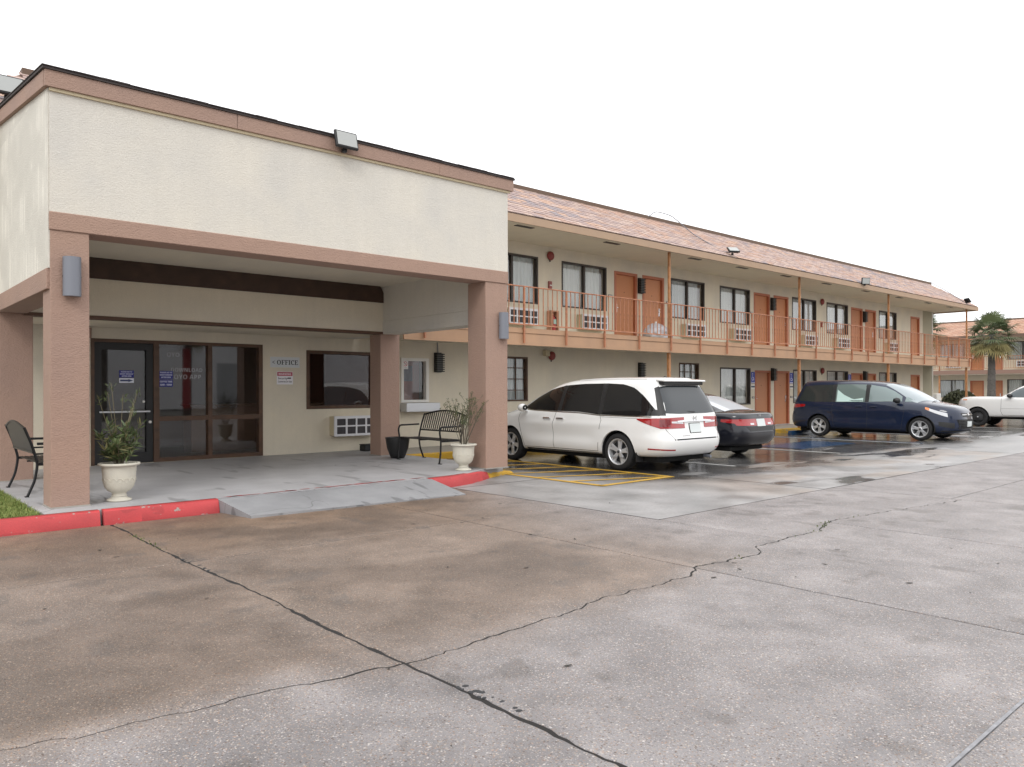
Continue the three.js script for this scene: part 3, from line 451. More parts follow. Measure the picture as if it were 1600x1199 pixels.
// office front: door, storefront glazing, window, night window
{
  const z = ZW - .06, st = sub('storefront', motel), F = M.storeFrame;
  part('storefront_frame', [B(3.5, 6.68, 2.38, 2.44, z - .08, z + .07), B(3.5, 3.56, .165, 2.38, z - .08, z + .07), B(6.60, 6.68, .165, 2.38, z - .08, z + .07), B(4.56, 4.66, .165, 2.38, z - .08, z + .07), B(5.57, 5.65, .165, 2.38, z - .08, z + .07), B(4.66, 5.57, .93, 1.02, z - .08, z + .065), B(5.65, 6.60, .93, 1.02, z - .08, z + .065), B(4.66, 5.57, .165, .24, z - .08, z + .068), B(5.65, 6.60, .165, .24, z - .08, z + .068)], F, st);
  for (const [a, b, c, d] of [[4.66, 5.57, .24, .93], [5.65, 6.6, .24, .93], [4.66, 5.57, 1.02, 2.38], [5.65, 6.6, 1.02, 2.38]]) part('pane', B(a, b, c, d, z - .006, z), M.glass, st);
  const d = sub('office_door', motel);
  part('door_frame', [B(3.562, 3.68, .17, 2.375, z - .05, z + .04), B(4.44, 4.558, .17, 2.375, z - .05, z + .04), B(3.68, 4.44, 2.25, 2.375, z - .05, z + .04), B(3.68, 4.44, .17, .36, z - .05, z + .04)], M.black, d);
  part('pane', B(3.68, 4.44, .36, 2.25, z - .02, z - .014), M.glass, d); part('push_bar', [B(3.64, 4.50, 1.10, 1.135, z + .05, z + .08, .01), B(3.66, 3.7, 1.1, 1.13, z + .03, z + .06), B(4.44, 4.48, 1.1, 1.13, z + .03, z + .06)], M.alu, d);
  part('lock', [T(uvm(new THREE.CylinderGeometry(.025, .025, .02, 14)), 4.50, .92, z + .05, Math.PI / 2), T(uvm(new THREE.CylinderGeometry(.022, .022, .02, 14)), 4.40, 1.30, z + .01, Math.PI / 2)], M.offwhite, d);
  part('wall_stub', B(3.34, 3.5, 2.44, 2.62, ZW, ZW + .08), M.mauve, motel);
  const w = sub('office_window', motel);
  part('frame', [B(7.65, 9.35, 2.29, 2.36, ZW - .14, ZW + .02), B(7.65, 9.35, 1.10, 1.17, ZW - .14, ZW + .02), B(7.65, 7.72, 1.17, 2.29, ZW - .14, ZW + .02), B(9.28, 9.35, 1.17, 2.29, ZW - .14, ZW + .02)], F, w); part('pane', B(7.72, 9.28, 1.17, 2.29, ZW - .08, ZW - .074), M.glass, w);
  const n = sub('night_window', motel);
  part('frame', [B(10.04, 10.83, 2.19, 2.26, ZW - .1, ZW + .03), B(10.04, 10.83, 1.21, 1.27, ZW - .1, ZW + .03), B(10.04, 10.11, 1.27, 2.19, ZW - .1, ZW + .03), B(10.75, 10.83, 1.27, 2.19, ZW - .1, ZW + .03)], M.offwhite, n); part('pane', B(10.11, 10.75, 1.27, 2.19, ZW - .06, ZW - .054), M.glass, n);
  part('deal_tray', [B(10.02, 10.98, .99, 1.2, ZW, ZW + .28, .01)], M.alu, n);
  // office room behind the glass
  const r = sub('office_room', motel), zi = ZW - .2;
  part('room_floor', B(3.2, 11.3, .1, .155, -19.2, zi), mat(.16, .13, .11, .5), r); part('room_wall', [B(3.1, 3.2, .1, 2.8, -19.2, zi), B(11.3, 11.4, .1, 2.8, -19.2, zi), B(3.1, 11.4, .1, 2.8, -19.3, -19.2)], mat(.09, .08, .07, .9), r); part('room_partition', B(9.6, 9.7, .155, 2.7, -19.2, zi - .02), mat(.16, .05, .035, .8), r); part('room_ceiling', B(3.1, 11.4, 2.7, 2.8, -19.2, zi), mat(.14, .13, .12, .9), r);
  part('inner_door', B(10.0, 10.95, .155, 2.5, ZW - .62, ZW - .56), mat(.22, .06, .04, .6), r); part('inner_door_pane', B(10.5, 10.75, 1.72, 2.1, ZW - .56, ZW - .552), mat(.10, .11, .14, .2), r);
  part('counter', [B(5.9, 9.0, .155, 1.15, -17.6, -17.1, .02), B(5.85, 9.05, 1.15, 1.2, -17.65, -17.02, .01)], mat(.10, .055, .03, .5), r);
}

// ---------- signs and stickers ----------
function flatSign(name, label, cat, x, y, z, w, h, draw, px = 256, o = {}) {
  const t = thing(name, label, cat, o.group, [x, y, z]);
  part('board', B(-w / 2, w / 2, -h / 2, h / 2, 0, .008), o.edge ?? M.offwhite, t);
  const f = part('print', plate(w - .004, h - .004), canvasMat(px, Math.round(px * h / w), draw, { roughness: .45 }), t); f.position.z = .0095; return t;
}
const txt = (c, s, x, y, size, col, font = 'sans-serif', wt = 'bold', max) => { c.fillStyle = col; c.font = `${wt} ${size}px ${font}`; c.textAlign = 'center'; c.textBaseline = 'middle'; c.fillText(s, x, y, max); };
flatSign('office_sign', 'grey wall sign reading OFFICE with an arrow mark', 'sign', 7.165, 2.09, ZW, .65, .22, (c, w, h) => { c.fillStyle = '#c9cdd0'; c.fillRect(0, 0, w, h); txt(c, '< OFFICE', w / 2, h / 2 + 2, h * .62, '#14181c', 'serif', 'bold', w * .9); }, 384);
flatSign('warning_sign', 'small white warning sign with red header about security cameras', 'sign', 7.16, 1.76, ZW, .36, .27, (c, w, h) => { c.fillStyle = '#e4e2e6'; c.fillRect(0, 0, w, h); c.fillStyle = '#a8304a'; c.fillRect(8, 8, w - 16, h * .3); txt(c, 'WARNING', w / 2, h * .19, h * .22, '#eadfe2'); txt(c, 'Security', w * .36, h * .53, h * .2, '#15151a'); c.fillStyle = '#15151a'; c.fillRect(w * .68, h * .46, w * .2, h * .1); c.fillRect(w * .62, h * .49, w * .1, h * .05); txt(c, 'Cameras In Use', w / 2, h * .78, h * .19, '#15151a', 'sans-serif', 'bold', w * .86); }, 320);
const navy = '#23287a';
const sticker = (x, y, w, h, label, draw, zoff = .004) => { const t = thing('window_sticker', label, 'sticker', undefined, [x, y, ZW - .06 + zoff]); const m = canvasMat(320, Math.round(320 * h / w), draw); m.side = THREE.DoubleSide; part('print', B(-w / 2, w / 2, -h / 2, h / 2, 0, .002), m, t); const f = t.children[0]; f.geometry = new THREE.PlaneGeometry(w, h); f.position.z = .002; return t; };
const night = (c, w, h) => { c.fillStyle = navy; c.fillRect(0, 0, w, h); txt(c, 'PLEASE GO TO', w / 2, h * .2, h * .22, '#dfe2f2', 'sans-serif', 'bold', w * .86); txt(c, 'NIGHT WINDOW', w / 2, h * .5, h * .22, '#dfe2f2', 'sans-serif', 'bold', w * .9); txt(c, 'AFTER 9PM', w / 2, h * .8, h * .24, '#dfe2f2', 'sans-serif', 'bold', w * .7); };
sticker(4.11, 1.81, .25, .13, 'blue night window notice stuck on the black office door', night, -.008);
sticker(4.11, 1.69, .25, .085, 'white arrow sticker under the door notice', (c, w, h) => { c.fillStyle = '#d8dae4'; c.fillRect(0, 0, w, h); c.fillStyle = '#3b4468'; c.beginPath(); c.moveTo(w * .06, h * .3); c.lineTo(w * .62, h * .3); c.lineTo(w * .62, h * .16); c.lineTo(w * .95, h * .5); c.lineTo(w * .62, h * .84); c.lineTo(w * .62, h * .7); c.lineTo(w * .06, h * .7); c.fill(); }, -.008);
sticker(4.80, 1.80, .25, .15, 'blue night window notice stuck on the storefront glass', night);
sticker(4.80, 1.645, .25, .14, 'blue coffee time notice stuck on the storefront glass', (c, w, h) => { c.fillStyle = navy; c.fillRect(0, 0, w, h); txt(c, 'COFFEE TIME', w / 2, h * .3, h * .3, '#dfe2f2', 'sans-serif', 'bold', w * .9); txt(c, '6AM - 10AM', w / 2, h * .72, h * .34, '#dfe2f2', 'sans-serif', 'bold', w * .84); });
{ // faded vinyl on the storefront glass
  const t = thing('window_lettering', 'pale app advertising lettering on the storefront glass', 'lettering', undefined, [5.11, 1.77, ZW - .058]);
  const c = document.createElement('canvas'); c.width = 512; c.height = 512; const x = c.getContext('2d'); x.clearRect(0, 0, 512, 512); x.fillStyle = '#000'; x.fillRect(0, 0, 512, 512); txt(x, 'OYO', 150, 80, 70, '#fff'); txt(x, 'DOWNLOAD', 300, 250, 62, '#fff'); txt(x, 'OYO APP', 310, 330, 74, '#fff');
  const at = new THREE.CanvasTexture(c); const m = new THREE.MeshStandardMaterial({ color: 0xa8a6a8, alphaMap: at, transparent: true, roughness: .6, opacity: .75, side: THREE.DoubleSide });
  part('print', plate(.86, .86), m, t).position.y = .12;
}
{ const t = flatSign('no_smoking_sign', 'small white no smoking sign in the night window', 'sign', 10.2, 2.1, ZW - .052, .16, .2, (c, w, h) => { c.fillStyle = '#e6e4e2'; c.fillRect(0, 0, w, h); c.lineWidth = 12; c.strokeStyle = '#b3242c'; c.beginPath(); c.arc(w / 2, h * .4, w * .32, 0, 6.3); c.stroke(); c.beginPath(); c.moveTo(w * .28, h * .22); c.lineTo(w * .72, h * .58); c.stroke(); c.fillStyle = '#333'; c.fillRect(w * .3, h * .38, w * .4, 9); txt(c, 'NO SMOKING', w / 2, h * .86, h * .1, '#333', 'sans-serif', 'bold', w * .9); }, 160); }
for (const [x, lab] of [[25.36, 'blue accessible parking sign beside the first ground-floor orange door'], [28.15, 'blue accessible parking sign left of the wide window behind the blue van'], [33.15, 'blue accessible parking sign on the wall partly hidden above the blue van']]) {
  const t = flatSign('accessible_sign', lab, 'sign', x, 1.93, ZW, .27, .42, (c, w, h) => { c.fillStyle = '#2c3fa0'; c.fillRect(0, 0, w, h); c.strokeStyle = '#eef'; c.fillStyle = '#eef'; c.lineWidth = w * .07; c.beginPath(); c.arc(w * .46, h * .58, w * .24, -.6, 3.6); c.stroke(); c.beginPath(); c.moveTo(w * .42, h * .26); c.lineTo(w * .45, h * .52); c.lineTo(w * .68, h * .52); c.lineTo(w * .8, h * .74); c.stroke(); c.beginPath(); c.arc(w * .42, h * .17, w * .09, 0, 6.3); c.fill(); c.fillRect(w * .05, h * .9, w * .9, h * .05); }, 160, { group: 'accessible parking signs' });
  part('lower_plate', B(-.12, .12, -.42, -.25, 0, .008), M.offwhite, t); part('lower_band', B(-.12, .12, -.36, -.31, .008, .010), M.bluePaint, t);
}
// ---------- lamps, alarms and small fittings ----------
function wallLamp(x, y, z, label) { const t = thing('wall_lamp', label, 'lamp', 'louvred wall lamps', [x, y, z]); part('back_plate', B(-.10, .10, -.24, .24, 0, .04), M.black, t); const l = []; for (let k = 0; k < 9; k++) l.push(B(-.115, .115, -.23 + k * .052, -.205 + k * .052, .04, .15)); part('louvres', l, M.black, t); part('diffuser', B(-.085, .085, -.22, .22, .041, .12), mat(.10, .10, .085, .6), t); return t; }
wallLamp(11.1, 2.17, ZW, 'dark louvred wall lamp right of the night window'); tag(part('lamp_conduit', rod([11.1, 2.41, ZW + .03], [11.08, 2.68, ZW + .03], .012), M.grey, scene), 'short conduit above the office wall lamp', 'conduit');
wallLamp(18.86, 4.72, ZW, 'dark louvred lamp between the first pair of upper orange doors'); wallLamp(26.70, 4.72, ZW, 'dark louvred lamp between the second pair of upper orange doors'); wallLamp(34.58, 4.72, ZW, 'dark louvred lamp between the third pair of upper orange doors');
wallLamp(18.86, 2.1, ZW, 'dark louvred wall lamp above the white van roof'); wallLamp(26.73, 2.06, ZW, 'dark louvred lamp between the ground-floor orange doors'); wallLamp(34.58, 2.06, ZW, 'dark louvred ground-floor lamp above the blue van');
function bell(x, y, label) { const t = thing('alarm_bell', label, 'alarm', 'red fire alarm bells', [x, y, ZW]); part('gong', T(lathe([[0, .085], [.06, .08], [.115, .05], [.125, .015], [.12, 0], [0, 0]], 24), 0, 0, .03, Math.PI / 2), M.redAlarm, t); part('mount', B(-.06, .06, -.06, .06, 0, .035), M.grey, t); part('striker', B(-.012, .012, -.16, -.11, .01, .04), M.black, t); return t; }
bell(14.93, 5.2, 'red fire alarm bell high on the upper wall beside the canopy'); bell(14.97, 2.44, 'red fire alarm bell on the ground-floor wall above the white van'); bell(30.62, 5.1, 'red fire alarm bell between upper windows down the balcony'); bell(30.62, 2.26, 'red fire alarm bell on the ground-floor wall above the blue van');
tag(part('speaker_horn', [B(14.66, 14.82, 2.42, 2.58, ZW, ZW + .14, .02)], M.acSide, scene), 'small beige box beside the ground-floor alarm bell', 'alarm box');
for (const [x, y, l] of [[14.93, 4.4, 'small red pull station on the upper wall by the extinguisher'], [30.62, 4.15, 'small red pull station between the far upper windows']]) { const t = thing('pull_station', l, 'alarm', 'fire pull stations', [x, y, ZW]); part('box', B(-.06, .06, -.1, .1, 0, .05, .01), mat(.28, .07, .06, .5), t); part('lever', B(-.035, .035, -.03, .0, .05, .065), M.offwhite, t); }
{ const t = thing('extinguisher_cabinet', 'orange cabinet with a fire extinguisher on the upper wall', 'cabinet', undefined, [14.97, 3.36, ZW]); part('case', [B(-.15, -.12, -.32, .32, 0, .18), B(.12, .15, -.32, .32, 0, .18), B(-.12, .12, .29, .32, 0, .18), B(-.12, .12, -.32, -.29, 0, .18), B(-.12, .12, -.29, .29, 0, .02)], mat(.46, .24, .15, .6), t); part('extinguisher', T(lathe([[0, -.24], [.07, -.24], [.075, -.2], [.075, .08], [.05, .14], [.02, .17], [.02, .2], [0, .2]], 16), 0, 0, .1), mat(.35, .03, .03, .35), t); part('label_card', B(-.05, .05, -.05, .08, .172, .176), mat(.35, .5, .42, .6), t); part('hose', tube([[.02, .18, .1], [.09, .12, .12], [.085, -.1, .13]], .012, 12, 6), M.black, t); }
{ // stuffed rubbish bag by the second door
  const g = new THREE.IcosahedronGeometry(1, 5), p = g.attributes.position; for (let i = 0; i < p.count; i++) { const v = V(p.getX(i), p.getY(i), p.getZ(i)), n = fbm(v.x * 2.2 + 9, v.y * 2.2 + v.z * 1.7 + 5, 3) - .5, m = Math.abs(fbm(v.x * 5 + 2, v.y * 4 + v.z * 5, 2) - .5), k = 1 + .35 * n - .35 * m; p.setXYZ(i, v.x * .52 * k, Math.max(-.2, v.y * .33 * k) + .2, v.z * .34 * k); }
  g.computeVertexNormals(); const t = thing('rubbish_bag', 'stuffed clear plastic bag of linen on the balcony floor', 'bag', undefined, [18.55, 2.952, -14.3]); part('bag', uvm(g), phys(.55, .54, .58, .3, { map: rep(mottleT, 2.1), clearcoat: .5 }), t); part('bag_contents', T(uvm(new THREE.IcosahedronGeometry(.16, 2)), .28, .14, .2, 0, 0, 0, [1.2, .7, .6]), mat(.16, .17, .30, .8), t); part('bag_knot', T(lathe([[0, 0], [.03, .01], [.02, .05], [.05, .1], [.0, .11]], 10), -.05, .47, 0), M.offwhite, t);
}
function flood(name, x, y, z, turn, tilt, label, s = 1) { const t = thing(name, label, 'floodlight', undefined, [x, y, z], turn); t.scale.setScalar(s); const h = new THREE.Group(); h.name = 'head'; h.position.set(0, .17, .08); h.rotation.x = tilt; t.add(h); part('housing', [B(-.18, .18, -.13, .13, -.05, 0, .015)], M.black, h); part('lens', B(-.155, .155, -.105, .105, .001, .006), M.lensWhite, h); const f = []; for (let k = -3; k <= 3; k++) f.push(B(k * .045 - .006, k * .045 + .006, -.1, .1, -.09, -.05)); part('cooling_fins', f, M.black, h); part('bracket', [B(-.03, .03, 0, .05, -.03, .03), B(-.012, .012, .04, .17, -.01, .02)], M.black, t); return t; }
flood('floodlight', 5.56, 4.92, -9.86, 0, -.25, 'square floodlight mounted on the canopy fascia');
flood('floodlight', 2.0, 5.82, -13.5, 0, -.3, 'large floodlight on the shingled roof behind the canopy', 1.2);
flood('floodlight', 20.95, 5.66, -13.25, -.5, -.9, 'floodlight low on the roof edge at the end of the looping cable'); flood('floodlight', 30.0, 5.5, -13.15, -.5, .1, 'floodlight on the eave fascia above the blue van'); flood('floodlight', 41.6, 5.66, -13.3, .9, -.6, 'floodlight at the far hip corner of the roof');
tag(part('roof_cable', tube([[18.9, 6.82, -14.9], [19.1, 6.98, -14.75], [19.7, 6.9, -14.6], [20.3, 6.35, -14.2], [20.9, 5.85, -13.6], [20.95, 5.75, -13.35]], .014, 40, 6), M.grey, scene), 'grey cable looping from the ridge down to a floodlight', 'cable');
tag(part('roof_cable', tube([[40.9, 6.80, -14.7], [41.2, 6.5, -14.3], [41.5, 6.0, -13.7], [41.6, 5.75, -13.4]], .014, 30, 6), M.grey, scene), 'thin cable running down the far hip of the roof', 'cable');
for (const [x, l] of [[2.10, 'grey half-round wall sconce on the canopy post by the lawn'], [8.66, 'grey half-round wall sconce on the canopy post by the white van']]) { const t = thing('wall_sconce', l, 'sconce', 'canopy post sconces', [x, x < 5 ? 2.81 : 2.6, -9.984]); const s = new THREE.Shape(); s.absarc(0, 0, .095, 0, Math.PI, false); const g = new THREE.ExtrudeGeometry(s, { depth: .45, bevelEnabled: false, curveSegments: 20 }); g.rotateX(Math.PI / 2); g.translate(0, .225, .035); g.computeVertexNormals(); part('shade', uvm(g.scale(1, 1, 1)), M.grey, t); part('mount', B(-.06, .06, -.12, .12, 0, .04), M.black, t); part('seam_ring', B(-.097, .097, -.006, .006, .036, .05), M.black, t); }
// ---------- porch furniture ----------
function bench(x, z, turn, label, solidBack) {              // local: seat runs along x, faces +z
  const t = thing('metal_bench', label, 'bench', undefined, [x, .16, z], turn), L = 1.34, h = L / 2, I = M.blackIron;
  for (const s of [-1, 1]) {
    part('leg', tube([[s * h, 0, .30], [s * h, .2, .27], [s * h, .42, .265], [s * h, .58, .29], [s * h, .66, .25], [s * h, .665, .1], [s * h, .67, -.19]], .017, 30, 7), I, t);
    part('leg', tube([[s * h, 0, -.30], [s * h, .2, -.22], [s * h, .42, -.19], [s * h, .66, -.25], [s * h, .88, -.33]], .017, 26, 7), I, t);
    part('foot', [B(s * h - .018, s * h + .06, 0, .012, .28, .32), B(s * h - .018, s * h + .06, 0, .012, -.32, -.28)], I, t);
  }
  const sl = []; for (let k = 0; k < 7; k++) part('seat_slat', B(-h, h, .415, .428, -.17 + k * .064, -.125 + k * .064, .004), I, t);
  part('seat_rail', [bar([-h, .405, -.19], [-h, .405, .27], .02, .03), bar([h, .405, -.19], [h, .405, .27], .02, .03), bar([0, .405, -.19], [0, .405, .27], .02, .02)], I, t);
  const yb = x => .86 + .085 * Math.cos(x / h * Math.PI / 2), zy = y => -.19 - (y - .42) * .3;
  part('back_top', tube([-1, -.75, -.5, -.25, 0, .25, .5, .75, 1].map(s => [s * h, yb(s * h), zy(yb(s * h))]), .017, 40, 7), I, t);
  part('back_bottom', bar([-h, .56, zy(.56)], [h, .56, zy(.56)], .025, .025), I, t);
  if (solidBack) { const s = [], N = 30; for (let i = 0; i < N; i++) { const a = lerp(-h, h, i / N), b = lerp(-h, h, (i + 1) / N); s.push(bar([(a + b) / 2, .56, zy(.56)], [(a + b) / 2, yb((a + b) / 2), zy(yb((a + b) / 2))], (b - a) * 1.02, .006)); } part('back_panel', s, I, t); part('arm_rail', [bar([-h, .54, -.22], [-h, .54, .27], .022, .022), bar([h, .54, -.22], [h, .54, .27], .022, .022)], I, t); }
  else for (let i = 1; i < 20; i++) { const a = lerp(-h, h, i / 20); part('back_slat', bar([a, .56, zy(.56)], [a, yb(a), zy(yb(a))], .028, .006), I, t); }
  return t;
}
bench(8.56, -11.93, -Math.PI / 2, 'black metal bench with slatted back beside the white urn and post', false);
bench(2.18, -11.98, Math.PI / 2, 'black metal bench with solid arched back by the lawn', true);
function urn(x, z, label, s = 1) {
  const t = thing('planter_urn', label, 'planter', 'white stone urns', [x, .16, z]); t.scale.setScalar(s); const m = mat(.72, .68, .58, .75, { map: rep(mottleT, 1.6), bumpMap: rep(grainB, 3), bumpScale: .003 });
  part('bowl', lathe([[.10, .07], [.085, .10], [.10, .12], [.15, .15], [.185, .2], [.205, .28], [.213, .38], [.22, .47], [.225, .485], [.262, .495], [.268, .51], [.262, .527], [.225, .53], [.21, .50], [.19, .46], [0, .46]], 40), m, t);
  part('foot', lathe([[0, 0], [.155, 0], [.16, .015], [.155, .028], [.12, .04], [.095, .06], [.088, .08], [0, .08]], 36), m, t);
  const sw = []; for (let k = 0; k < 16; k++) { const a = k / 16 * 6.2832, b = (k + 1) / 16 * 6.2832, r = .213; sw.push(tube([0, .25, .5, .75, 1].map(f => { const q = lerp(a, b, f), y = .285 + .04 * Math.sin(f * Math.PI), R = .207 + .001; return [R * Math.cos(q), y, R * Math.sin(q)]; }), .006, 8, 5)); sw.push(tube([0, .25, .5, .75, 1].map(f => { const q = lerp(a, b, f) + .196, y = .255 + .04 * Math.sin(f * Math.PI), R = .2; return [R * Math.cos(q), y, R * Math.sin(q)]; }), .005, 8, 5)); }
  part('swag_relief', sw, m, t); part('potting_soil', new THREE.CylinderGeometry(.2, .2, .02, 20).translate(0, .475, 0), M.soil, t); return t;
}
urn(2.66, -10.2, 'white stone urn planter on the deck beside the left canopy post', .88); urn(7.93, -10.13, 'white stone urn planter at the foot of the right canopy post', .84);
const leafG = (() => { const g = new THREE.BufferGeometry(); g.setAttribute('position', new THREE.Float32BufferAttribute([0, 0, 0, -.010, .04, .005, .010, .04, .005, -.009, .085, .0, .009, .085, .0, 0, .13, -.014], 3)); g.setIndex([0, 2, 1, 1, 2, 4, 1, 4, 3, 3, 4, 5]); g.computeVertexNormals(); return uvm(g); })();
const leafM = [mat(.05, .075, .022, .55, { side: THREE.DoubleSide }), mat(.09, .12, .04, .6, { side: THREE.DoubleSide }), mat(.16, .15, .06, .7, { side: THREE.DoubleSide })];
function oleander(x, y, z, label, o) {
  const t = thing('oleander_shrub', label, 'shrub', undefined, [x, y, z]), stems = [], lv = [[], [], []];
  const leaf = (p, dir, s) => { const q = new THREE.Quaternion().setFromUnitVectors(V(0, 1, 0), dir.clone().normalize()), r = new THREE.Quaternion().setFromAxisAngle(V(0, 1, 0), rnd() * 6.28); const g = leafG.clone(); g.applyQuaternion(r); g.applyQuaternion(q); g.scale(s, s, s); g.translate(p.x, p.y, p.z); lv[rnd() < .55 ? 0 : rnd() < .7 ? 1 : 2].push(g); };
  for (let k = 0; k < o.stems; k++) {
    const a = rnd() * 6.28, H = rr(o.h0, o.h1), sp = o.spread * Math.sqrt(rnd()), tip = V(Math.cos(a) * sp, H, Math.sin(a) * sp), bas = V(Math.cos(a) * .05 * rnd(), 0, Math.sin(a) * .05 * rnd());
    const mid = bas.clone().lerp(tip, .5).add(V(rr(-.03, .03), .06, rr(-.03, .03))); stems.push(tube([bas.toArray(), mid.toArray(), tip.toArray()], .0045, 10, 5));
    const n = o.leaves(H); for (let i = 0; i < n; i++) { const f = o.tipOnly ? 1 - Math.pow(rnd(), 2) * .25 : lerp(.2, 1, rnd()); const p = f < .5 ? bas.clone().lerp(mid, f * 2) : mid.clone().lerp(tip, f * 2 - 1); leaf(p, V(rr(-1, 1), rr(-.2, 1.1), rr(-1, 1)).add(tip.clone().sub(bas).multiplyScalar(.25)), rr(.5, 1.05) * o.ls); }
    if (o.fork) for (let b = 0; b < 4; b++) { const f = rr(.45, .85), p0 = f < .5 ? bas.clone().lerp(mid, f * 2) : mid.clone().lerp(tip, f * 2 - 1), p1 = p0.clone().add(V(rr(-.14, .14), rr(.1, .26), rr(-.14, .14))); stems.push(rod(p0.toArray(), p1.toArray(), .003, .002, 5)); for (let i = 0; i < o.fork; i++) leaf(p1.clone().lerp(p0, rnd() * .3), V(rr(-1, 1), rr(.2, 1), rr(-1, 1)), rr(.35, .7) * o.ls); }
  }
  part('stems', stems, mat(.12, .10, .07, .8), t); lv.forEach((g, i) => { if (g.length) part('leaves', g, leafM[i], t).userData.kind = 'stuff'; }); return t;
}
{ const t = oleander(2.66, .57, -10.2, 'leafy oleander with tall bare stems growing in the urn by the left post', { stems: 34, h0: .14, h1: .56, spread: .33, leaves: () => 32, ls: .95 });
  const s2 = [], l2 = []; for (let k = 0; k < 8; k++) { const a = rnd() * 6.28, H = rr(.7, 1.05), sp = rr(.08, .32), tip = [Math.cos(a) * sp, H, Math.sin(a) * sp]; s2.push(tube([[0, .1, 0], [Math.cos(a) * sp * .45, H * .5, Math.sin(a) * sp * .45], tip], .0032, 10, 5)); for (let i = 0; i < 12; i++) { const g = T(leafG, tip[0] + rr(-.03, .03), tip[1] - rnd() * .12, tip[2] + rr(-.03, .03), rr(-1.1, 1.1), rnd() * 6, rr(-1.1, 1.1), rr(.35, .6)); l2.push(g); } }
  part('tall_stems', s2, mat(.20, .17, .10, .8), t); part('tip_leaves', l2, leafM[1], t).userData.kind = 'stuff'; }
oleander(7.93, .55, -10.13, 'sparse thin-branched oleander growing in the urn by the right post', { stems: 20, h0: .40, h1: .84, spread: .36, leaves: () => 9, ls: .6, tipOnly: true, fork: 8 });
{ const t = thing('black_planter', 'round tapered black planter pot behind the slatted bench', 'planter', undefined, [8.42, .16, -12.86]); part('pot', lathe([[0, 0], [.13, 0], [.16, .06], [.21, .2], [.235, .36], [.24, .40], [.225, .40], [.215, .36], [0, .34]], 32), mat(.014, .014, .015, .45), t); part('rim', lathe([[.236, .385], [.246, .392], [.246, .408], [.236, .412], [.225, .405]], 32), mat(.014, .014, .015, .4), t); }
{ const t = thing('black_box', 'low black box on the deck against the office wall', 'box', undefined, [9.0, .16, -14.85]); part('case', B(-.2, .2, 0, .13, -.12, .12, .02), M.black, t); part('lid', B(-.205, .205, .131, .15, -.125, .125, .008), M.blackIron, t); }

// ---------- wheel stops ----------
function wheelStop(x, z, m, label) { const t = thing('wheel_stop', label, 'wheel stop', undefined, [x, 0, z]); const g = prism([[-.08, 0], [.08, 0], [.05, .13], [-.05, .13]], -.85, .85); g.rotateY(Math.PI / 2); part('block', g, m, t); part('pin', [rod([-.6, .12, 0], [-.6, .137, 0], .012), rod([.6, .12, 0], [.6, .137, 0], .012)], M.grey, t); }
wheelStop(24.55, -12.85, M.bluePaint, 'blue painted wheel stop behind the blue van'); wheelStop(20.1, -12.85, M.bluePaint, 'blue painted wheel stop in the empty bay'); wheelStop(35.45, -11.9, M.yellow, 'yellow wheel stop in front of the white pickup');

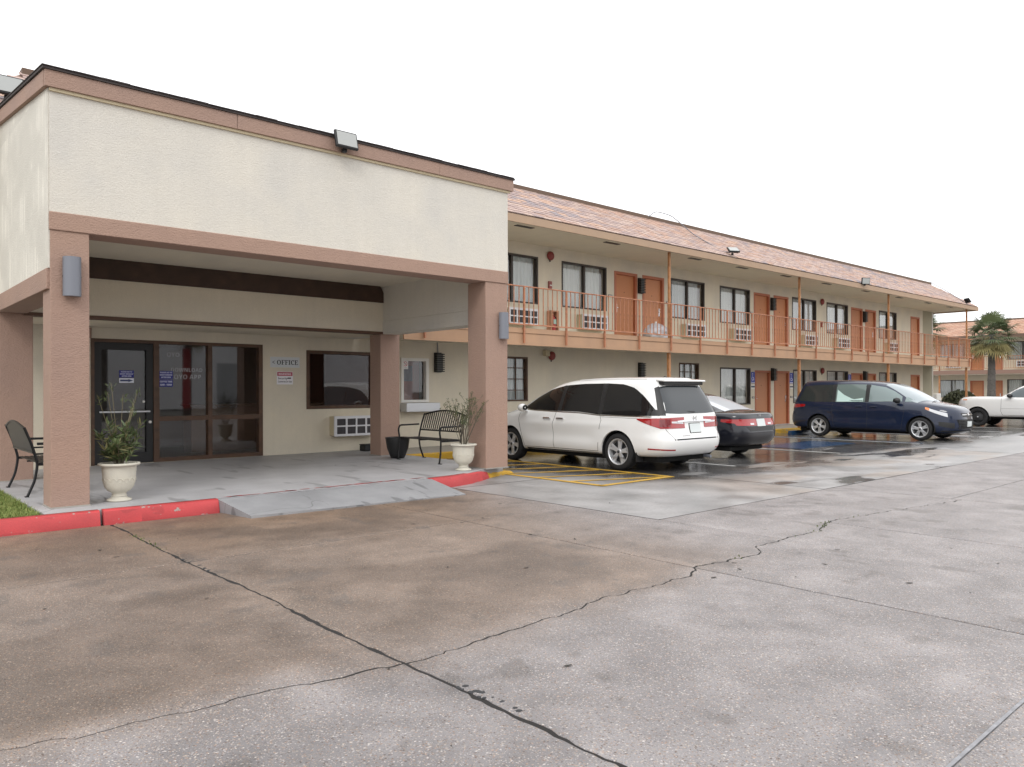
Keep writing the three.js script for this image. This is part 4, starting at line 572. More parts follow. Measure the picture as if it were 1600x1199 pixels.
// ---------- trees and bushes ----------
function palm(x, z, H, R, label, o = {}) {
  const t = thing('palm_tree', label, 'palm', 'fan palms', [x, 0, z]), bend = o.bend ?? .1;
  const seg = 22, P = []; const tg = []; for (let i = 0; i < seg; i++) { const y0 = H * i / seg, y1 = H * (i + 1) / seg, bx = f => bend * Math.sin(f * 1.4), r = f => (o.r ?? .17) * (1.25 - .45 * f + .03 * Math.sin(f * 70)); tg.push(rod([bx(i / seg), y0, 0], [bx((i + 1) / seg), y1 + .01, 0], r(i / seg) * (1 + .06 * (i % 2)), r((i + 1) / seg), 12)); }
  part('trunk', tg, mat(.17, .155, .14, .95, { map: rep(noiseT, 1.5), bumpMap: rep(stuccoB, 2), bumpScale: .02 }), t);
  if (o.wrap) part('trunk_wrap', lathe([[.2, .6], [.215, .62], [.2, H * .7], [.19, H * .7]], 20), mat(.32, .02, .025, .6), t);
  const gs = [[], [], []], up = V(bend * Math.sin(1.4), H, 0);
  for (let k = 0; k < (o.n ?? 46); k++) {
    const az = k * 2.39996 + rr(-.2, .2), el = lerp(1.35, -.95, Math.pow(k / (o.n ?? 46), .8)) + rr(-.12, .12), L = R * rr(.5, .62), d = V(Math.cos(az) * Math.cos(el), Math.sin(el), Math.sin(az) * Math.cos(el)), c = up.clone().addScaledVector(d, L).add(V(0, -.10 * Math.cos(el) * R, 0)), bin = el < -.35 ? 2 : rnd() < .5 ? 0 : 1;
    gs[bin].push(rod(up.toArray(), c.toArray(), .018, .010, 5));
    const side = V(-Math.sin(az), 0, Math.cos(az)), nrm = d.clone().cross(side), nb = 22, FR = R * rr(.52, .66);
    for (let b = 0; b < nb; b++) { const f = (b + .5) / nb * 2 - 1, an = f * 1.9, dir = d.clone().multiplyScalar(Math.cos(an)).addScaledVector(side, Math.sin(an)), len = FR * (1 - .25 * Math.abs(f)) * rr(.85, 1.05), m1 = c.clone().addScaledVector(dir, len * .55).addScaledVector(nrm, .04 * R * Math.abs(f)), e = c.clone().addScaledVector(dir, len).add(V(0, -len * rr(.12, .35), 0)), wv = nrm.clone().cross(dir).normalize().multiplyScalar(.022 * R);
      const g = new THREE.BufferGeometry(), a = [c, m1.clone().add(wv), m1.clone().sub(wv), e]; g.setAttribute('position', new THREE.Float32BufferAttribute([...a[0].toArray(), ...a[1].toArray(), ...a[2].toArray(), ...a[1].toArray(), ...a[3].toArray(), ...a[2].toArray()], 3)); g.computeVertexNormals(); gs[bin].push(uvm(g)); }
  }
  const crown = sub('crown', t); const cm = [mat(.085, .115, .05, .6, { side: THREE.DoubleSide }), mat(.12, .15, .065, .6, { side: THREE.DoubleSide }), mat(.22, .19, .075, .75, { side: THREE.DoubleSide })];
  gs.forEach((g, i) => part(i < 2 ? 'fronds' : 'dry_fronds', g, cm[i], crown).userData.kind = 'stuff'); return t;
}
palm(52.0, -15.3, 4.75, 1.6, 'fan palm with a grey trunk standing before the far wing', { bend: .12, r: .2 });
palm(53.1, -19.7, 5.3, 1.5, 'fan palm partly hidden behind the end of the motel', {});
function bush(x, z, w, h, d, label, n) {
  const t = thing('hedge_bush', label, 'bush', undefined, [x, 0, z]), gs = [[], []], lg = uvm(new THREE.PlaneGeometry(.055, .085));
  for (let i = 0; i < n; i++) { const a = rnd() * 6.28, b = Math.acos(rr(-.3, 1)), k = Math.pow(rnd(), .42), sx = Math.sign(Math.cos(a)) * Math.pow(Math.abs(Math.cos(a)), .6), sz = Math.sign(Math.sin(a)) * Math.pow(Math.abs(Math.sin(a)), .6), r = k * (1 + .12 * (fbm(a * 2, b * 3, 2) - .5)); gs[i % 2].push(T(lg, sx * Math.sin(b) * w / 2 * r, .08 + (h - .1) * clamp(.35 + .65 * Math.cos(b)) * (.2 + .8 * k) * (1 + .1 * (vn(a * 3, b * 3) - .5)), sz * Math.sin(b) * d / 2 * r, rr(-1.5, 1.5), rnd() * 6, rr(-1.5, 1.5), rr(.7, 1.4))); }
  gs.forEach((g, i) => part('foliage', g, mat(i ? .05 : .03, i ? .055 : .035, i ? .022 : .016, .7, { side: THREE.DoubleSide }), t).userData.kind = 'stuff');
  const st = []; for (let k = 0; k < 9; k++) st.push(rod([rr(-.2, .2) * w, 0, rr(-.2, .2) * d], [rr(-.35, .35) * w, h * .7, rr(-.3, .3) * d], .02, .01, 5)); part('stems', st, mat(.06, .05, .04, .9), t); return t;
}
bush(46.2, -15.1, 1.9, 1.45, 1.7, 'clipped dark green bush beyond the end of the motel', 9000);
bush(56.8, -13.9, 2.2, 1.2, 2, 'low dark bush behind the white pickup cab', 3500);

// ---------- far wing of the motel ----------
{
  const XW = 64, w = thing('motel_wing', 'far wing of the motel with orange doors and shingled roof', 'building', undefined, [XW, -.1, 0], -Math.PI / 2);   // local x = world z, local +z = world -x
  const yo = -.12;
  const zu = u => { const k = (u - 800) / 1202, F = [Math.cos(YAW), -Math.sin(YAW)], R = [Math.sin(YAW), Math.cos(YAW)], d = [F[0] + R[0] * k, F[1] + R[1] * k]; return XW / d[0] * d[1]; };
  const wins = [[zu(1467), zu(1507)], [zu(1574), zu(1574) + 1.95], [zu(1574) + 2.9, zu(1574) + 4.8]], drs = [[zu(1516), zu(1537.5)], [zu(1547), zu(1567)], [zu(1574) + 5.1, zu(1574) + 6.2]], holes = [];
  const A = -34, Bx = 6;
  for (const q of wins) { holes.push(rect(q[0], q[1], ...WY2.map(v => v + yo)), rect(q[0], q[1], ...WY1)); } for (const q of drs) { holes.push(rect(q[0], q[1], DY2[0] + .005, DY2[1] + yo), rect(q[0], q[1], ...DY1)); }
  part('wall', prism(rect(A, Bx, .02, 5.35), -.2, 0, holes), M.facade, w); part('wall_backing', B(A, Bx, .02, 5.3, -.42, -.28), mat(.5, .46, .4, .9), w);
  for (const q of wins) { makeWindow(w, q[0], q[1], WY2[0] + yo, WY2[1] + yo, 0); makeWindow(w, q[0], q[1], ...WY1, 0); makeAC(w, (q[0] + q[1]) / 2 + .2, 3.4, 0); }
  drs.forEach((q, i) => { makeDoor(w, q[0], q[1], DY2[0] + .005, DY2[1] + yo, 0, i % 2 ? 1 : -1); makeDoor(w, q[0], q[1], ...DY1, 0, i % 2 ? 1 : -1); });
  for (const q of [[drs[0][1] + .14], [drs[1][1] + .14]]) part('number_plate', B(q[0] - .09, q[0] + .09, 4.1, 4.17, 0, .015), numMat, w);
  part('balcony_slab', B(A, Bx, 2.62, 2.93, 0, 1.7), M.facade, w); part('balcony_fascia', B(A, Bx, 2.66, 2.95, 1.7, 1.74), mat(.24, .15, .115, .8), w);
  const rail = sub('balcony_railing', w); part('top_rail', B(A, Bx, 3.9, 3.935, 1.70, 1.74), M.orangeRail, rail); part('bottom_rail', B(A, Bx, 3.04, 3.07, 1.70, 1.73), M.orangeRail, rail);
  const bg = B(-.01, .01, 3.07, 3.9, -.01, .01); for (let z = -24; z < -8; z += .15) { const b = part('baluster', bg, M.orangeRail, rail); b.position.set(z, 0, 1.72); }
  for (const z of [-26, zu(1480), zu(1480) + 6.6, zu(1480) + 13.2]) { part('support_post', B(z - .05, z + .05, .05, 2.62, 1.5, 1.6), M.orangePost, w); part('support_post', B(z - .04, z + .04, 2.95, 5.3, 1.5, 1.6), M.orangePost, w); }
  part('sidewalk_edge', B(A, Bx, .0, .14, 0, 1.75), M.walk, w); part('eave_soffit', B(A, Bx, 5.3, 5.35, -.1, 1.9), M.facade, w); part('eave_fascia', B(A, Bx, 5.24, 5.44, 1.9, 1.95), M.capBrown, w);
  const roof = sub('roof', w), SLr = Math.hypot(1.8, 1.15), an = Math.atan2(1.15, 1.8), cols = [[.62, .36, .25], [.56, .33, .24], [.66, .42, .31]].map(c => mat(c[0], c[1], c[2], .92, { map: rep(noiseT, 3) }));
  const dk = new THREE.BufferGeometry(), P = [[A, 5.44, 1.95], [Bx, 5.44, 1.95], [Bx, 6.6, .15], [A, 6.6, .15]]; dk.setAttribute('position', new THREE.Float32BufferAttribute([0, 1, 2, 0, 2, 3].flatMap(i => P[i]), 3)); dk.computeVertexNormals(); part('roof_deck', uvm(dk), cols[1], roof);
  const bulk = [[], [], []]; for (let c = 0; c < 14; c++) for (let x = -25 + (c % 2) * .16; x < -8; x += .32) bulk[Math.floor(hash(Math.round(x * 50), c) * 3)].push(T(B(-.155, .155, 0, .012, -.16, 0), x, 5.445 + Math.sin(an) * c * SLr / 14, 1.95 - Math.cos(an) * c * SLr / 14, an, 0, 0));
  bulk.forEach((b, i) => part('shingles', b, cols[i], roof).userData.kind = 'stuff'); part('ridge_cap', B(A, Bx, 6.56, 6.68, 0, .2), M.capBrown, roof);
  const cab = thing('utility_cabinet', 'white utility cabinet beside the dark bush', 'cabinet', undefined, [44.3, 0, -15.7]); part('case', B(-.3, .3, 0, 1.25, -.2, .2, .02), M.offwhite, cab); for (const y of [.2, .55, .9]) part('drawer_front', B(-.305, -.3, y, y + .28, -.17, .17), M.acWhite, cab);
}
// ---------- across the street, seen only in the glass ----------
{
  const b = thing('warehouse', 'long pale warehouse across the street, mirrored in the office glass', 'building', undefined, [14, 0, 34], Math.PI);
  part('wall', B(-30, 30, 0, 6.2, -8, 0), mat(.80, .80, .82, .8), b); part('roof_edge', B(-30.2, 30.2, 6.2, 6.5, -8.2, .2), M.grey, b); for (const x of [-14, -2, 10]) { part('roller_door', B(x, x + 3.6, 0, 3.8, .0, .05), mat(.42, .43, .45, .6), b); }
  palm(13.6, 9.5, 5.2, 1.7, 'palm with a red wrapped trunk across the drive, mirrored in the glass', { wrap: true }); palm(10.2, 11.5, 5.6, 1.7, 'palm across the drive, mirrored in the glass', {});
}
// ---------- vehicles ----------
// local axes: x forward, y up; origin on the ground under the rear axle
function catmull(rows, sub_) { const out = [], n = rows.length; for (let i = 0; i < n - 1; i++) { const a = rows[Math.max(0, i - 1)], b = rows[i], c = rows[i + 1], d = rows[Math.min(n - 1, i + 2)]; for (let k = 0; k < sub_; k++) { const t = k / sub_; out.push(b.map((_, j) => { const m1 = (c[j] - a[j]) * .5, m2 = (d[j] - b[j]) * .5, t2 = t * t, t3 = t2 * t; return (2 * t3 - 3 * t2 + 1) * b[j] + (t3 - 2 * t2 + t) * m1 + (-2 * t3 + 3 * t2) * c[j] + (t3 - t2) * m2; })); } } out.push(rows[n - 1]); return out; }
function loft(rowsIn, subdiv = 4, M2 = 64, dent = false) {                // rows: [yr, xr, yf, xf, halfwidth, nr, nf]
  const rows = catmull(rowsIn, subdiv), P = [], idx = [], N = M2 * 2;
  const ringOf = r => {
    const [yr, xr, yf, xf, w, nr, nf] = r, xm = (xr + xf) / 2, a = (xf - xr) / 2, D = 600, pts = [];
    for (let i = 0; i <= D; i++) { const th = Math.PI * i / D, c = Math.cos(th), n = c > 0 ? nf : nr, X = Math.sign(c) * Math.pow(Math.abs(c), 2 / n), Z = Math.pow(Math.abs(Math.sin(th)), 2 / n); pts.push([xm + a * X, w * Z]); }
    const L = [0]; for (let i = 1; i < pts.length; i++) L.push(L[i - 1] + Math.hypot(pts[i][0] - pts[i - 1][0], pts[i][1] - pts[i - 1][1]));
    const out = []; let j = 0; for (let k = 0; k <= M2; k++) { const s = L[D] * k / M2; while (j < D - 1 && L[j + 1] < s) j++; const f = clamp((s - L[j]) / (L[j + 1] - L[j] || 1)), x = lerp(pts[j][0], pts[j + 1][0], f), z = lerp(pts[j][1], pts[j + 1][1], f), q = clamp((x - xr) / (xf - xr)), y = lerp(yr, yf, q); out.push([x, y, z - (dent ? .028 * Math.exp(-Math.pow((y - .60) / .12, 2)) * sst(.35, .8, x) * sst(2.6, 2.1, x) * sst(.7, .9, z) - .010 * Math.exp(-Math.pow((y - .83) / .06, 2)) * sst(-.2, .4, x) * sst(2.9, 2.2, x) * sst(.7, .9, z) : 0)]); }
    return out;
  };
  for (const r of rows) { const h = ringOf(r); for (let k = 0; k < M2; k++) P.push(...h[k]); for (let k = M2; k > 0; k--) P.push(h[k][0], h[k][1], -h[k][2]); }
  const nr = rows.length; for (let i = 0; i < nr - 1; i++) for (let k = 0; k < N; k++) { const a = i * N + k, b = i * N + (k + 1) % N, c = a + N, d = b + N; idx.push(a, b, c, b, d, c); }
  for (const [row, flip] of [[0, 1], [nr - 1, 0]]) { let x = 0, y = 0; for (let k = 0; k < N; k++) { x += P[(row * N + k) * 3]; y += P[(row * N + k) * 3 + 1]; } const ci = P.length / 3; P.push(x / N, y / N, 0); for (let k = 0; k < N; k++) { const a = row * N + k, b = row * N + (k + 1) % N; flip ? idx.push(ci, b, a) : idx.push(ci, a, b); } }
  const g = new THREE.BufferGeometry(); g.setAttribute('position', new THREE.Float32BufferAttribute(P, 3)); g.setIndex(idx); g.computeVertexNormals();
  // make sure faces look outward
  const p = g.attributes.position, n = g.attributes.normal; let s = 0; for (let i = 0; i < p.count; i += 7) s += p.getZ(i) * n.getZ(i); if (s < 0) { const ix = g.index.array; for (let i = 0; i < ix.length; i += 3) { const t = ix[i]; ix[i] = ix[i + 1]; ix[i + 1] = t; } g.computeVertexNormals(); }
  return g;
}
function caster(g) {
  const p = g.attributes.position.array, ix = g.index.array, nt = ix.length / 3;
  return (o, d) => { let best = 1e9; const [ox, oy, oz] = o, [dx, dy, dz] = d;
    for (let t = 0; t < nt; t++) { const a = ix[3 * t] * 3, b = ix[3 * t + 1] * 3, c = ix[3 * t + 2] * 3, ax = p[a], ay = p[a + 1], az = p[a + 2], e1x = p[b] - ax, e1y = p[b + 1] - ay, e1z = p[b + 2] - az, e2x = p[c] - ax, e2y = p[c + 1] - ay, e2z = p[c + 2] - az, px = dy * e2z - dz * e2y, py = dz * e2x - dx * e2z, pz = dx * e2y - dy * e2x, det = e1x * px + e1y * py + e1z * pz; if (det > -1e-12 && det < 1e-12) continue; const iv = 1 / det, tx = ox - ax, ty = oy - ay, tz = oz - az, u = (tx * px + ty * py + tz * pz) * iv; if (u < -1e-6 || u > 1 + 1e-6) continue; const qx = ty * e1z - tz * e1y, qy = tz * e1x - tx * e1z, qz = tx * e1y - ty * e1x, v = (dx * qx + dy * qy + dz * qz) * iv; if (v < -1e-6 || u + v > 1 + 1e-6) continue; const s = (e2x * qx + e2y * qy + e2z * qz) * iv; if (s > 0 && s < best) best = s; }
    return best < 1e8 ? [ox + dx * best, oy + dy * best, oz + dz * best] : null; };
}
const pl = (line, s) => { const L = [0]; for (let i = 1; i < line.length; i++) L.push(L[i - 1] + Math.hypot(...line[i].map((v, k) => v - line[i - 1][k]))); const q = s * L[L.length - 1]; let j = 0; while (j < line.length - 2 && L[j + 1] < q) j++; const f = clamp((q - L[j]) / (L[j + 1] - L[j] || 1)); return line[j].map((v, k) => lerp(v, line[j + 1][k], f)); };
function patchFn(cast, fn, ns, nt, off = .005) {            // fn(s,t) -> [origin, dir]; sheet hugging the body with a rim that closes on it
  const P = [], idx = []; let last = null; const low = [];
  for (let j = 0; j <= nt; j++) for (let i = 0; i <= ns; i++) { const [o, d] = fn(i / ns, j / nt), h = cast(o, d) ?? last ?? o; last = h; P.push(h[0] - d[0] * off, h[1] - d[1] * off, h[2] - d[2] * off); low.push([h[0] + d[0] * .006, h[1] + d[1] * .006, h[2] + d[2] * .006]); }
  const w = ns + 1; for (let j = 0; j < nt; j++) for (let i = 0; i < ns; i++) { const a = j * w + i; idx.push(a, a + 1, a + w, a + 1, a + w + 1, a + w); }
  const g = new THREE.BufferGeometry(), nTop = P.length / 3, ring = []; for (let i = 0; i < w; i++) ring.push(i); for (let j = 1; j <= nt; j++) ring.push(j * w + ns); for (let i = ns - 1; i >= 0; i--) ring.push(nt * w + i); for (let j = nt - 1; j > 0; j--) ring.push(j * w);
  g.setAttribute('position', new THREE.Float32BufferAttribute(P, 3)); g.setIndex(idx); g.computeVertexNormals(); const top = uvm(g);
  const sp = []; for (let i = 0; i < ring.length; i++) { const a = ring[i], b = ring[(i + 1) % ring.length], A = P.slice(3 * a, 3 * a + 3), Bq = P.slice(3 * b, 3 * b + 3); sp.push(...A, ...Bq, ...low[a], ...Bq, ...low[b], ...low[a]); }
  const s = new THREE.BufferGeometry(); s.setAttribute('position', new THREE.Float32BufferAttribute(sp, 3)); s.computeVertexNormals(); return mergeGeometries([top, uvm(s)]);
}
const sideP = (cast, side, top, bot, ns = 14, nt = 6, off) => patchFn(cast, (s, t) => { const a = pl(top, s), b = pl(bot, s); return [[lerp(a[0], b[0], t), lerp(a[1], b[1], t), side * 3], [0, 0, -side]]; }, ns, nt, off);
const endP = (cast, end, top, bot, ns = 14, nt = 6, off) => patchFn(cast, (s, t) => { const a = pl(top, s), b = pl(bot, s); return [[end * 9, lerp(a[1], b[1], t), lerp(a[0], b[0], t)], [-end, 0, 0]]; }, ns, nt, off);   // lines are [z,y]
const topP = (cast, a0, a1, ns, nt, off) => patchFn(cast, (s, t) => { const a = pl(a0, s), b = pl(a1, s); return [[lerp(a[0], b[0], t), 4, lerp(a[1], b[1], t)], [0, -1, 0]]; }, ns, nt, off);                // lines are [x,z]
const wrapP = (cast, cx, cz, f0, f1, topY, botY, ns = 20, nt = 5, off = .008) => patchFn(cast, (s, t) => { const f = lerp(f0, f1, s), y = lerp(topY(s), botY(s), t), d = [Math.cos(f), 0, Math.sin(f)]; return [[cx + d[0] * 5, y, cz + d[2] * 5], [-d[0], 0, -d[2]]]; }, ns, nt, off);
const seamP = (cast, side, line, w = .004) => patchFn(cast, (s, t) => { const a = pl(line, s), b = pl(line, Math.min(1, s + .02)), c = pl(line, Math.max(0, s - .02)), dx = b[0] - c[0], dy = b[1] - c[1], L = Math.hypot(dx, dy) || 1; return [[a[0] - dy / L * w * (t - .5) * 2, a[1] + dx / L * w * (t - .5) * 2, side * 3], [0, 0, -side]]; }, 40, 1, .0015);
const carGlass = (r, g, b) => phys(r, g, b, .04, { specularIntensity: 1 });
const CM = { tyre: mat(.014, .014, .015, .85, { bumpMap: rep(grainB, 12), bumpScale: .002 }), rim: mat(.62, .63, .65, .34, { metalness: .55 }), rimDark: mat(.03, .03, .032, .5), seam: mat(.02, .02, .022, .7), trim: mat(.015, .015, .016, .5), tint: carGlass(.008, .008, .009), red: phys(.33, .004, .007, .12, { clearcoat: 1 }), clear: phys(.62, .63, .65, .1, { clearcoat: 1 }), amber: phys(.75, .22, .05, .2, { clearcoat: 1 }), plate: mat(.62, .66, .66, .5), liner: mat(.008, .008, .008, .95) };
function wheel(parent, x, r, z, side, o = {}) {             // side: sign of the outward direction
  const w = sub('wheel', parent); w.position.set(x, r, z); const W = .225, ri = r * (o.ri ?? .70), gz = g => { const c = g.clone(); c.rotateX(Math.PI / 2); if (side < 0) c.rotateY(Math.PI); return c; };
  part('tyre', gz(lathe([[ri, -W / 2], [ri + .03, -W / 2 - .012], [r - .03, -W / 2 - .006], [r - .006, -W / 2 + .02], [r, -W / 2 + .05], [r, W / 2 - .05], [r - .006, W / 2 - .02], [r - .03, W / 2 + .006], [ri + .03, W / 2 + .012], [ri, W / 2]], 48)), CM.tyre, w);
  part('rim', gz(lathe([[ri + .004, W / 2 + .004], [ri - .012, W / 2 + .006], [ri - .022, W / 2 - .02], [ri - .03, W / 2 - .1], [ri - .02, -W / 2], [ri + .002, -W / 2]], 48)), o.steel ? CM.rimDark : CM.rim, w);
  part('brake_disc', gz(lathe([[0, .02], [ri - .035, .02], [ri - .035, .0], [0, 0]], 32)), CM.rimDark, w);
  const sp = [];
  if (o.steel) { sp.push(lathe([[0, .07], [.06, .075], [.10, .05], [.15, .055], [ri - .03, .03], [ri - .02, .01], [ri - .03, 0], [0, .04]], 36)); for (let k = 0; k < 8; k++) sp.push(T(uvm(new THREE.CylinderGeometry(.022, .022, .01, 10)), Math.cos(k * .785) * ri * .72, .05, Math.sin(k * .785) * ri * .72)); }
  else { const y = W / 2 - .045; for (let k = 0; k < 5; k++) { const sh = new THREE.Shape([[-.028, .03], [.028, .03], [.034, ri * .55], [.062, ri - .012], [.018, ri - .008], [0, ri * .62], [-.018, ri - .008], [-.062, ri - .012], [-.034, ri * .55]].map(p => new THREE.Vector2(...p))); const g = new THREE.ExtrudeGeometry(sh, { depth: .024, bevelEnabled: true, bevelSize: .006, bevelThickness: .006, bevelSegments: 2 }); g.rotateX(Math.PI / 2); g.translate(0, y + .012, 0); g.rotateY(k * 1.2566 + (o.phase ?? .2)); sp.push(uvm(g)); } sp.push(lathe([[0, y + .03], [.045, y + .028], [.06, y + .01], [.065, y - .03], [0, y - .03]], 24)); }
  part('spokes', sp.map(gz), o.steel ? CM.rimDark : CM.rim, w); part('hub_cap', gz(lathe([[0, W / 2 + .0], [.026, W / 2 - .003], [.03, W / 2 - .03], [0, W / 2 - .03]], 18)), o.steel ? CM.rim : CM.rimDark, w);
  return w;
}
const ev = new Evaluator(); ev.attributes = ['position', 'normal']; ev.useGroups = false;
function carBody(t, g, paint, wheels, R, halfW) {           // paint shell with wheel arches cut out, dark liners inside
  const strip2 = q => { const r = q.index ? q.toNonIndexed() : q; const o = new THREE.BufferGeometry(); o.setAttribute('position', r.attributes.position); o.setAttribute('normal', r.attributes.normal); return o; };
  let a = new Brush(strip2(g)); a.updateMatrixWorld();
  for (const x of wheels) for (const s of [-1, 1]) { const c = new THREE.CylinderGeometry(R + .055, R + .055, .42, 40); c.rotateX(Math.PI / 2); c.translate(x, R, s * (halfW - .10)); const b = new Brush(strip2(c)); b.updateMatrixWorld(); a = ev.evaluate(a, b, SUBTRACTION); a.updateMatrixWorld(); }
  const o = part('body', uvm(a.geometry), paint, t);
  const ln = []; for (const x of wheels) for (const s of [-1, 1]) { const c = new THREE.CylinderGeometry(R + .052, R + .052, .27, 32, 1, true, Math.PI * .0, Math.PI * 2); c.rotateX(Math.PI / 2); c.translate(x, R, s * (halfW - .175)); ln.push(uvm(c)); const dk = new THREE.CircleGeometry(R + .052, 32); dk.translate(x, R, s * (halfW - .305)); ln.push(uvm(dk)); }
  // keep only what is above the sills
  const lm = CM.liner.clone(); lm.side = THREE.DoubleSide; const all = mergeGeometries(ln), p = all.attributes.position; for (let i = 0; i < p.count; i++) if (p.getY(i) < .24) p.setY(i, .24); part('wheel_liner', all, lm, t);
  return o;
}
function mirrorM(t, x, y, z, side, m) { const g = new THREE.SphereGeometry(1, 20, 14); g.scale(.09, .085, .11); const p = part('mirror', [uvm(T(g, x, y, z + side * .11)), B(x - .02, x + .04, y - .07, y - .03, z - .02 * side, z + side * .06)], m, t); part('mirror_glass', T(uvm(new THREE.CircleGeometry(.07, 16)), x - .088, y, z + side * .11, 0, -Math.PI / 2, 0, [1, .85, 1]), CM.tint, p); }
function handle(t, cast, x, y, side, m) { const h = cast([x, y, side * 3], [0, 0, -side]); part('door_handle', [T(B(-.10, .10, -.016, .016, -.012, .012, .01), x, y, h[2] + side * .028), B(x - .095, x - .075, y - .012, y + .012, h[2], h[2] + side * .03), B(x + .075, x + .095, y - .012, y + .012, h[2], h[2] + side * .03)], m, t); }

// --- white minivan, nose to the building ---
{
  const t = thing('minivan', 'white minivan parked nose in beside the hatched aisle', 'minivan', undefined, [11.95, 0, -9.38], Math.PI / 2);
  const N = [7, 5], rows = [[.27, -.80, .24, 3.80, .80, 6, 5], [.30, -.96, .27, 3.93, .93, 7, 5], [.42, -1.06, .40, 4.05, .985, 8, 5], [.58, -1.09, .56, 4.08, 1.0, 8, 5], [.72, -1.04, .72, 4.03, .998, 8, 5], [.86, -1.01, .84, 3.96, .99, 9, 4.5], [.98, -1.00, .95, 3.70, .975, 9, 4.5], [1.06, -.985, 1.045, 3.36, .955, 9, 4], [1.14, -.95, 1.13, 3.10, .925, 9, 3.6], [1.30, -.87, 1.28, 2.80, .875, 9, 3.6], [1.46, -.78, 1.44, 2.44, .825, 9, 3.6], [1.58, -.72, 1.58, 2.10, .78, 8, 3.6], [1.66, -.69, 1.665, 1.78, .725, 7, 3.4], [1.71, -.64, 1.71, 1.42, .62, 6, 3.2], [1.735, -.45, 1.738, 1.05, .42, 5, 3], [1.748, -.1, 1.748, .7, .05, 2.5, 2.5]];
  const g = loft(rows, 4, 64, true), cast = caster(g), R = .345;
  const paint = phys(.78, .78, .77, .35, { specularIntensity: .4, clearcoat: 1, clearcoatRoughness: .04 });
  carBody(t, g, paint, [0, 3.0], R, 1.0);
  for (const s of [-1, 1]) {
    wheel(t, 0, R, s * .85, s, { phase: .5 }); wheel(t, 3.0, R, s * .85, s);
    const win = sub('side_glass', t);
    part('pane', sideP(cast, s, [[2.70, 1.16], [2.36, 1.36], [2.03, 1.50], [1.56, 1.585]], [[2.70, 1.11], [2.3, 1.09], [1.9, 1.08], [1.60, 1.075]]), CM.tint, win);
    part('pane', sideP(cast, s, [[1.46, 1.592], [1.0, 1.615], [.50, 1.62]], [[1.50, 1.075], [1.0, 1.07], [.50, 1.03]]), CM.tint, win);
    part('pane', sideP(cast, s, [[.40, 1.62], [.0, 1.60], [-.28, 1.53], [-.52, 1.38], [-.78, 1.15]], [[.40, 1.03], [.1, 1.025], [-.2, 1.02], [-.5, 1.02], [-.82, 1.03]]), CM.tint, win);
    part('pillar_trim', [sideP(cast, s, [[1.57, 1.585], [1.45, 1.592]], [[1.61, 1.075], [1.49, 1.075]], 3, 14, .004), sideP(cast, s, [[.51, 1.62], [.39, 1.62]], [[.51, 1.03], [.39, 1.03]], 3, 14, .004)], CM.trim, win); part('rear_pillar_trim', wrapP(cast, -.25, s * .42, Math.PI - s * .46, Math.PI - s * .64, k => lerp(1.56, 1.53, k), k => 1.035, 5, 14, .005), CM.trim, t); part('quarter_trim', wrapP(cast, -.25, s * .42, Math.PI - s * .60, Math.PI - s * .90, k => lerp(1.13, 1.17, k), k => 1.03, 8, 4, .005), CM.trim, t);
    part('door_seam', [seamP(cast, s, [[2.72, 1.08], [2.74, .9], [2.60, .5], [2.55, .32]]), seamP(cast, s, [[1.62, 1.07], [1.70, .8], [1.68, .33]]), seamP(cast, s, [[1.68, .33], [2.55, .32]]), seamP(cast, s, [[.45, 1.03], [.40, .92], [.44, .75]]), seamP(cast, s, [[.47, .5], [.50, .33], [1.68, .33]]), seamP(cast, s, [[.42, .985], [-.9, .965]], .003)], CM.seam, t);
    part('belt_moulding', seamP(cast, s, [[2.68, 1.095], [2.2, 1.075], [1.6, 1.06], [1.0, 1.05], [.5, 1.015], [-.93, 1.005]], .010), CM.chromeStrip ?? M.chrome, t);
    handle(t, cast, 1.86, .93, s, M.chrome); handle(t, cast, 1.48, .93, s, M.chrome);
    mirrorM(t, 2.55, 1.13, s * .93, s, paint);
    const f0 = Math.PI + (s > 0 ? -1 : 1) * .0, q = a => Math.PI - s * a;   // angle 0 = straight back, + toward this side
    part('tail_light', wrapP(cast, -.25, s * .42, q(-.15), q(1.22), k => lerp(1.00, .975, k) , k => k > .55 ? lerp(.80, .955, (k - .55) / .45) : lerp(.80, .80, k)), CM.red, t);
    part('tail_light_chrome', wrapP(cast, -.25, s * .42, q(-.10), q(.32), k => .925, k => lerp(.875, .895, k), 10, 3, .012), CM.clear, t);
    part('tail_light_shade', wrapP(cast, -.25, s * .42, q(.36), q(.62), k => .965, k => .83, 6, 3, .011), phys(.16, .002, .004, .1, { clearcoat: 1 }), t); part('rear_reflector', wrapP(cast, -.2, s * .4, q(.25), q(.85), k => lerp(.425, .445, k), k => lerp(.40, .42, k), 8, 2, .006), CM.red, t);
    part('rocker_trim', sideP(cast, s, [[2.5, .30], [.5, .30]], [[2.5, .262], [.5, .262]], 10, 2, .004), CM.trim, t);
    part('roof_rail', tube([[1.2, 1.69, s * .69], [.6, 1.708, s * .69], [0, 1.708, s * .685], [-.45, 1.69, s * .67]], .010, 20, 6), paint, t);
  }
  part('rear_window', endP(cast, -1, [[-.70, 1.54], [-.4, 1.575], [.4, 1.575], [.70, 1.54]], [[-.80, 1.075], [-.4, 1.06], [.4, 1.06], [.80, 1.075]], 20, 8, .006), carGlass(.035, .04, .045), t);
  part('spoiler', T(B(-.09, .12, -.018, .018, -.64, .64, .017), -.74, 1.668, 0, 0, 0, .12), paint, t); part('spoiler_underside', B(-.79, -.66, 1.585, 1.648, -.61, .61, .02), CM.trim, t);
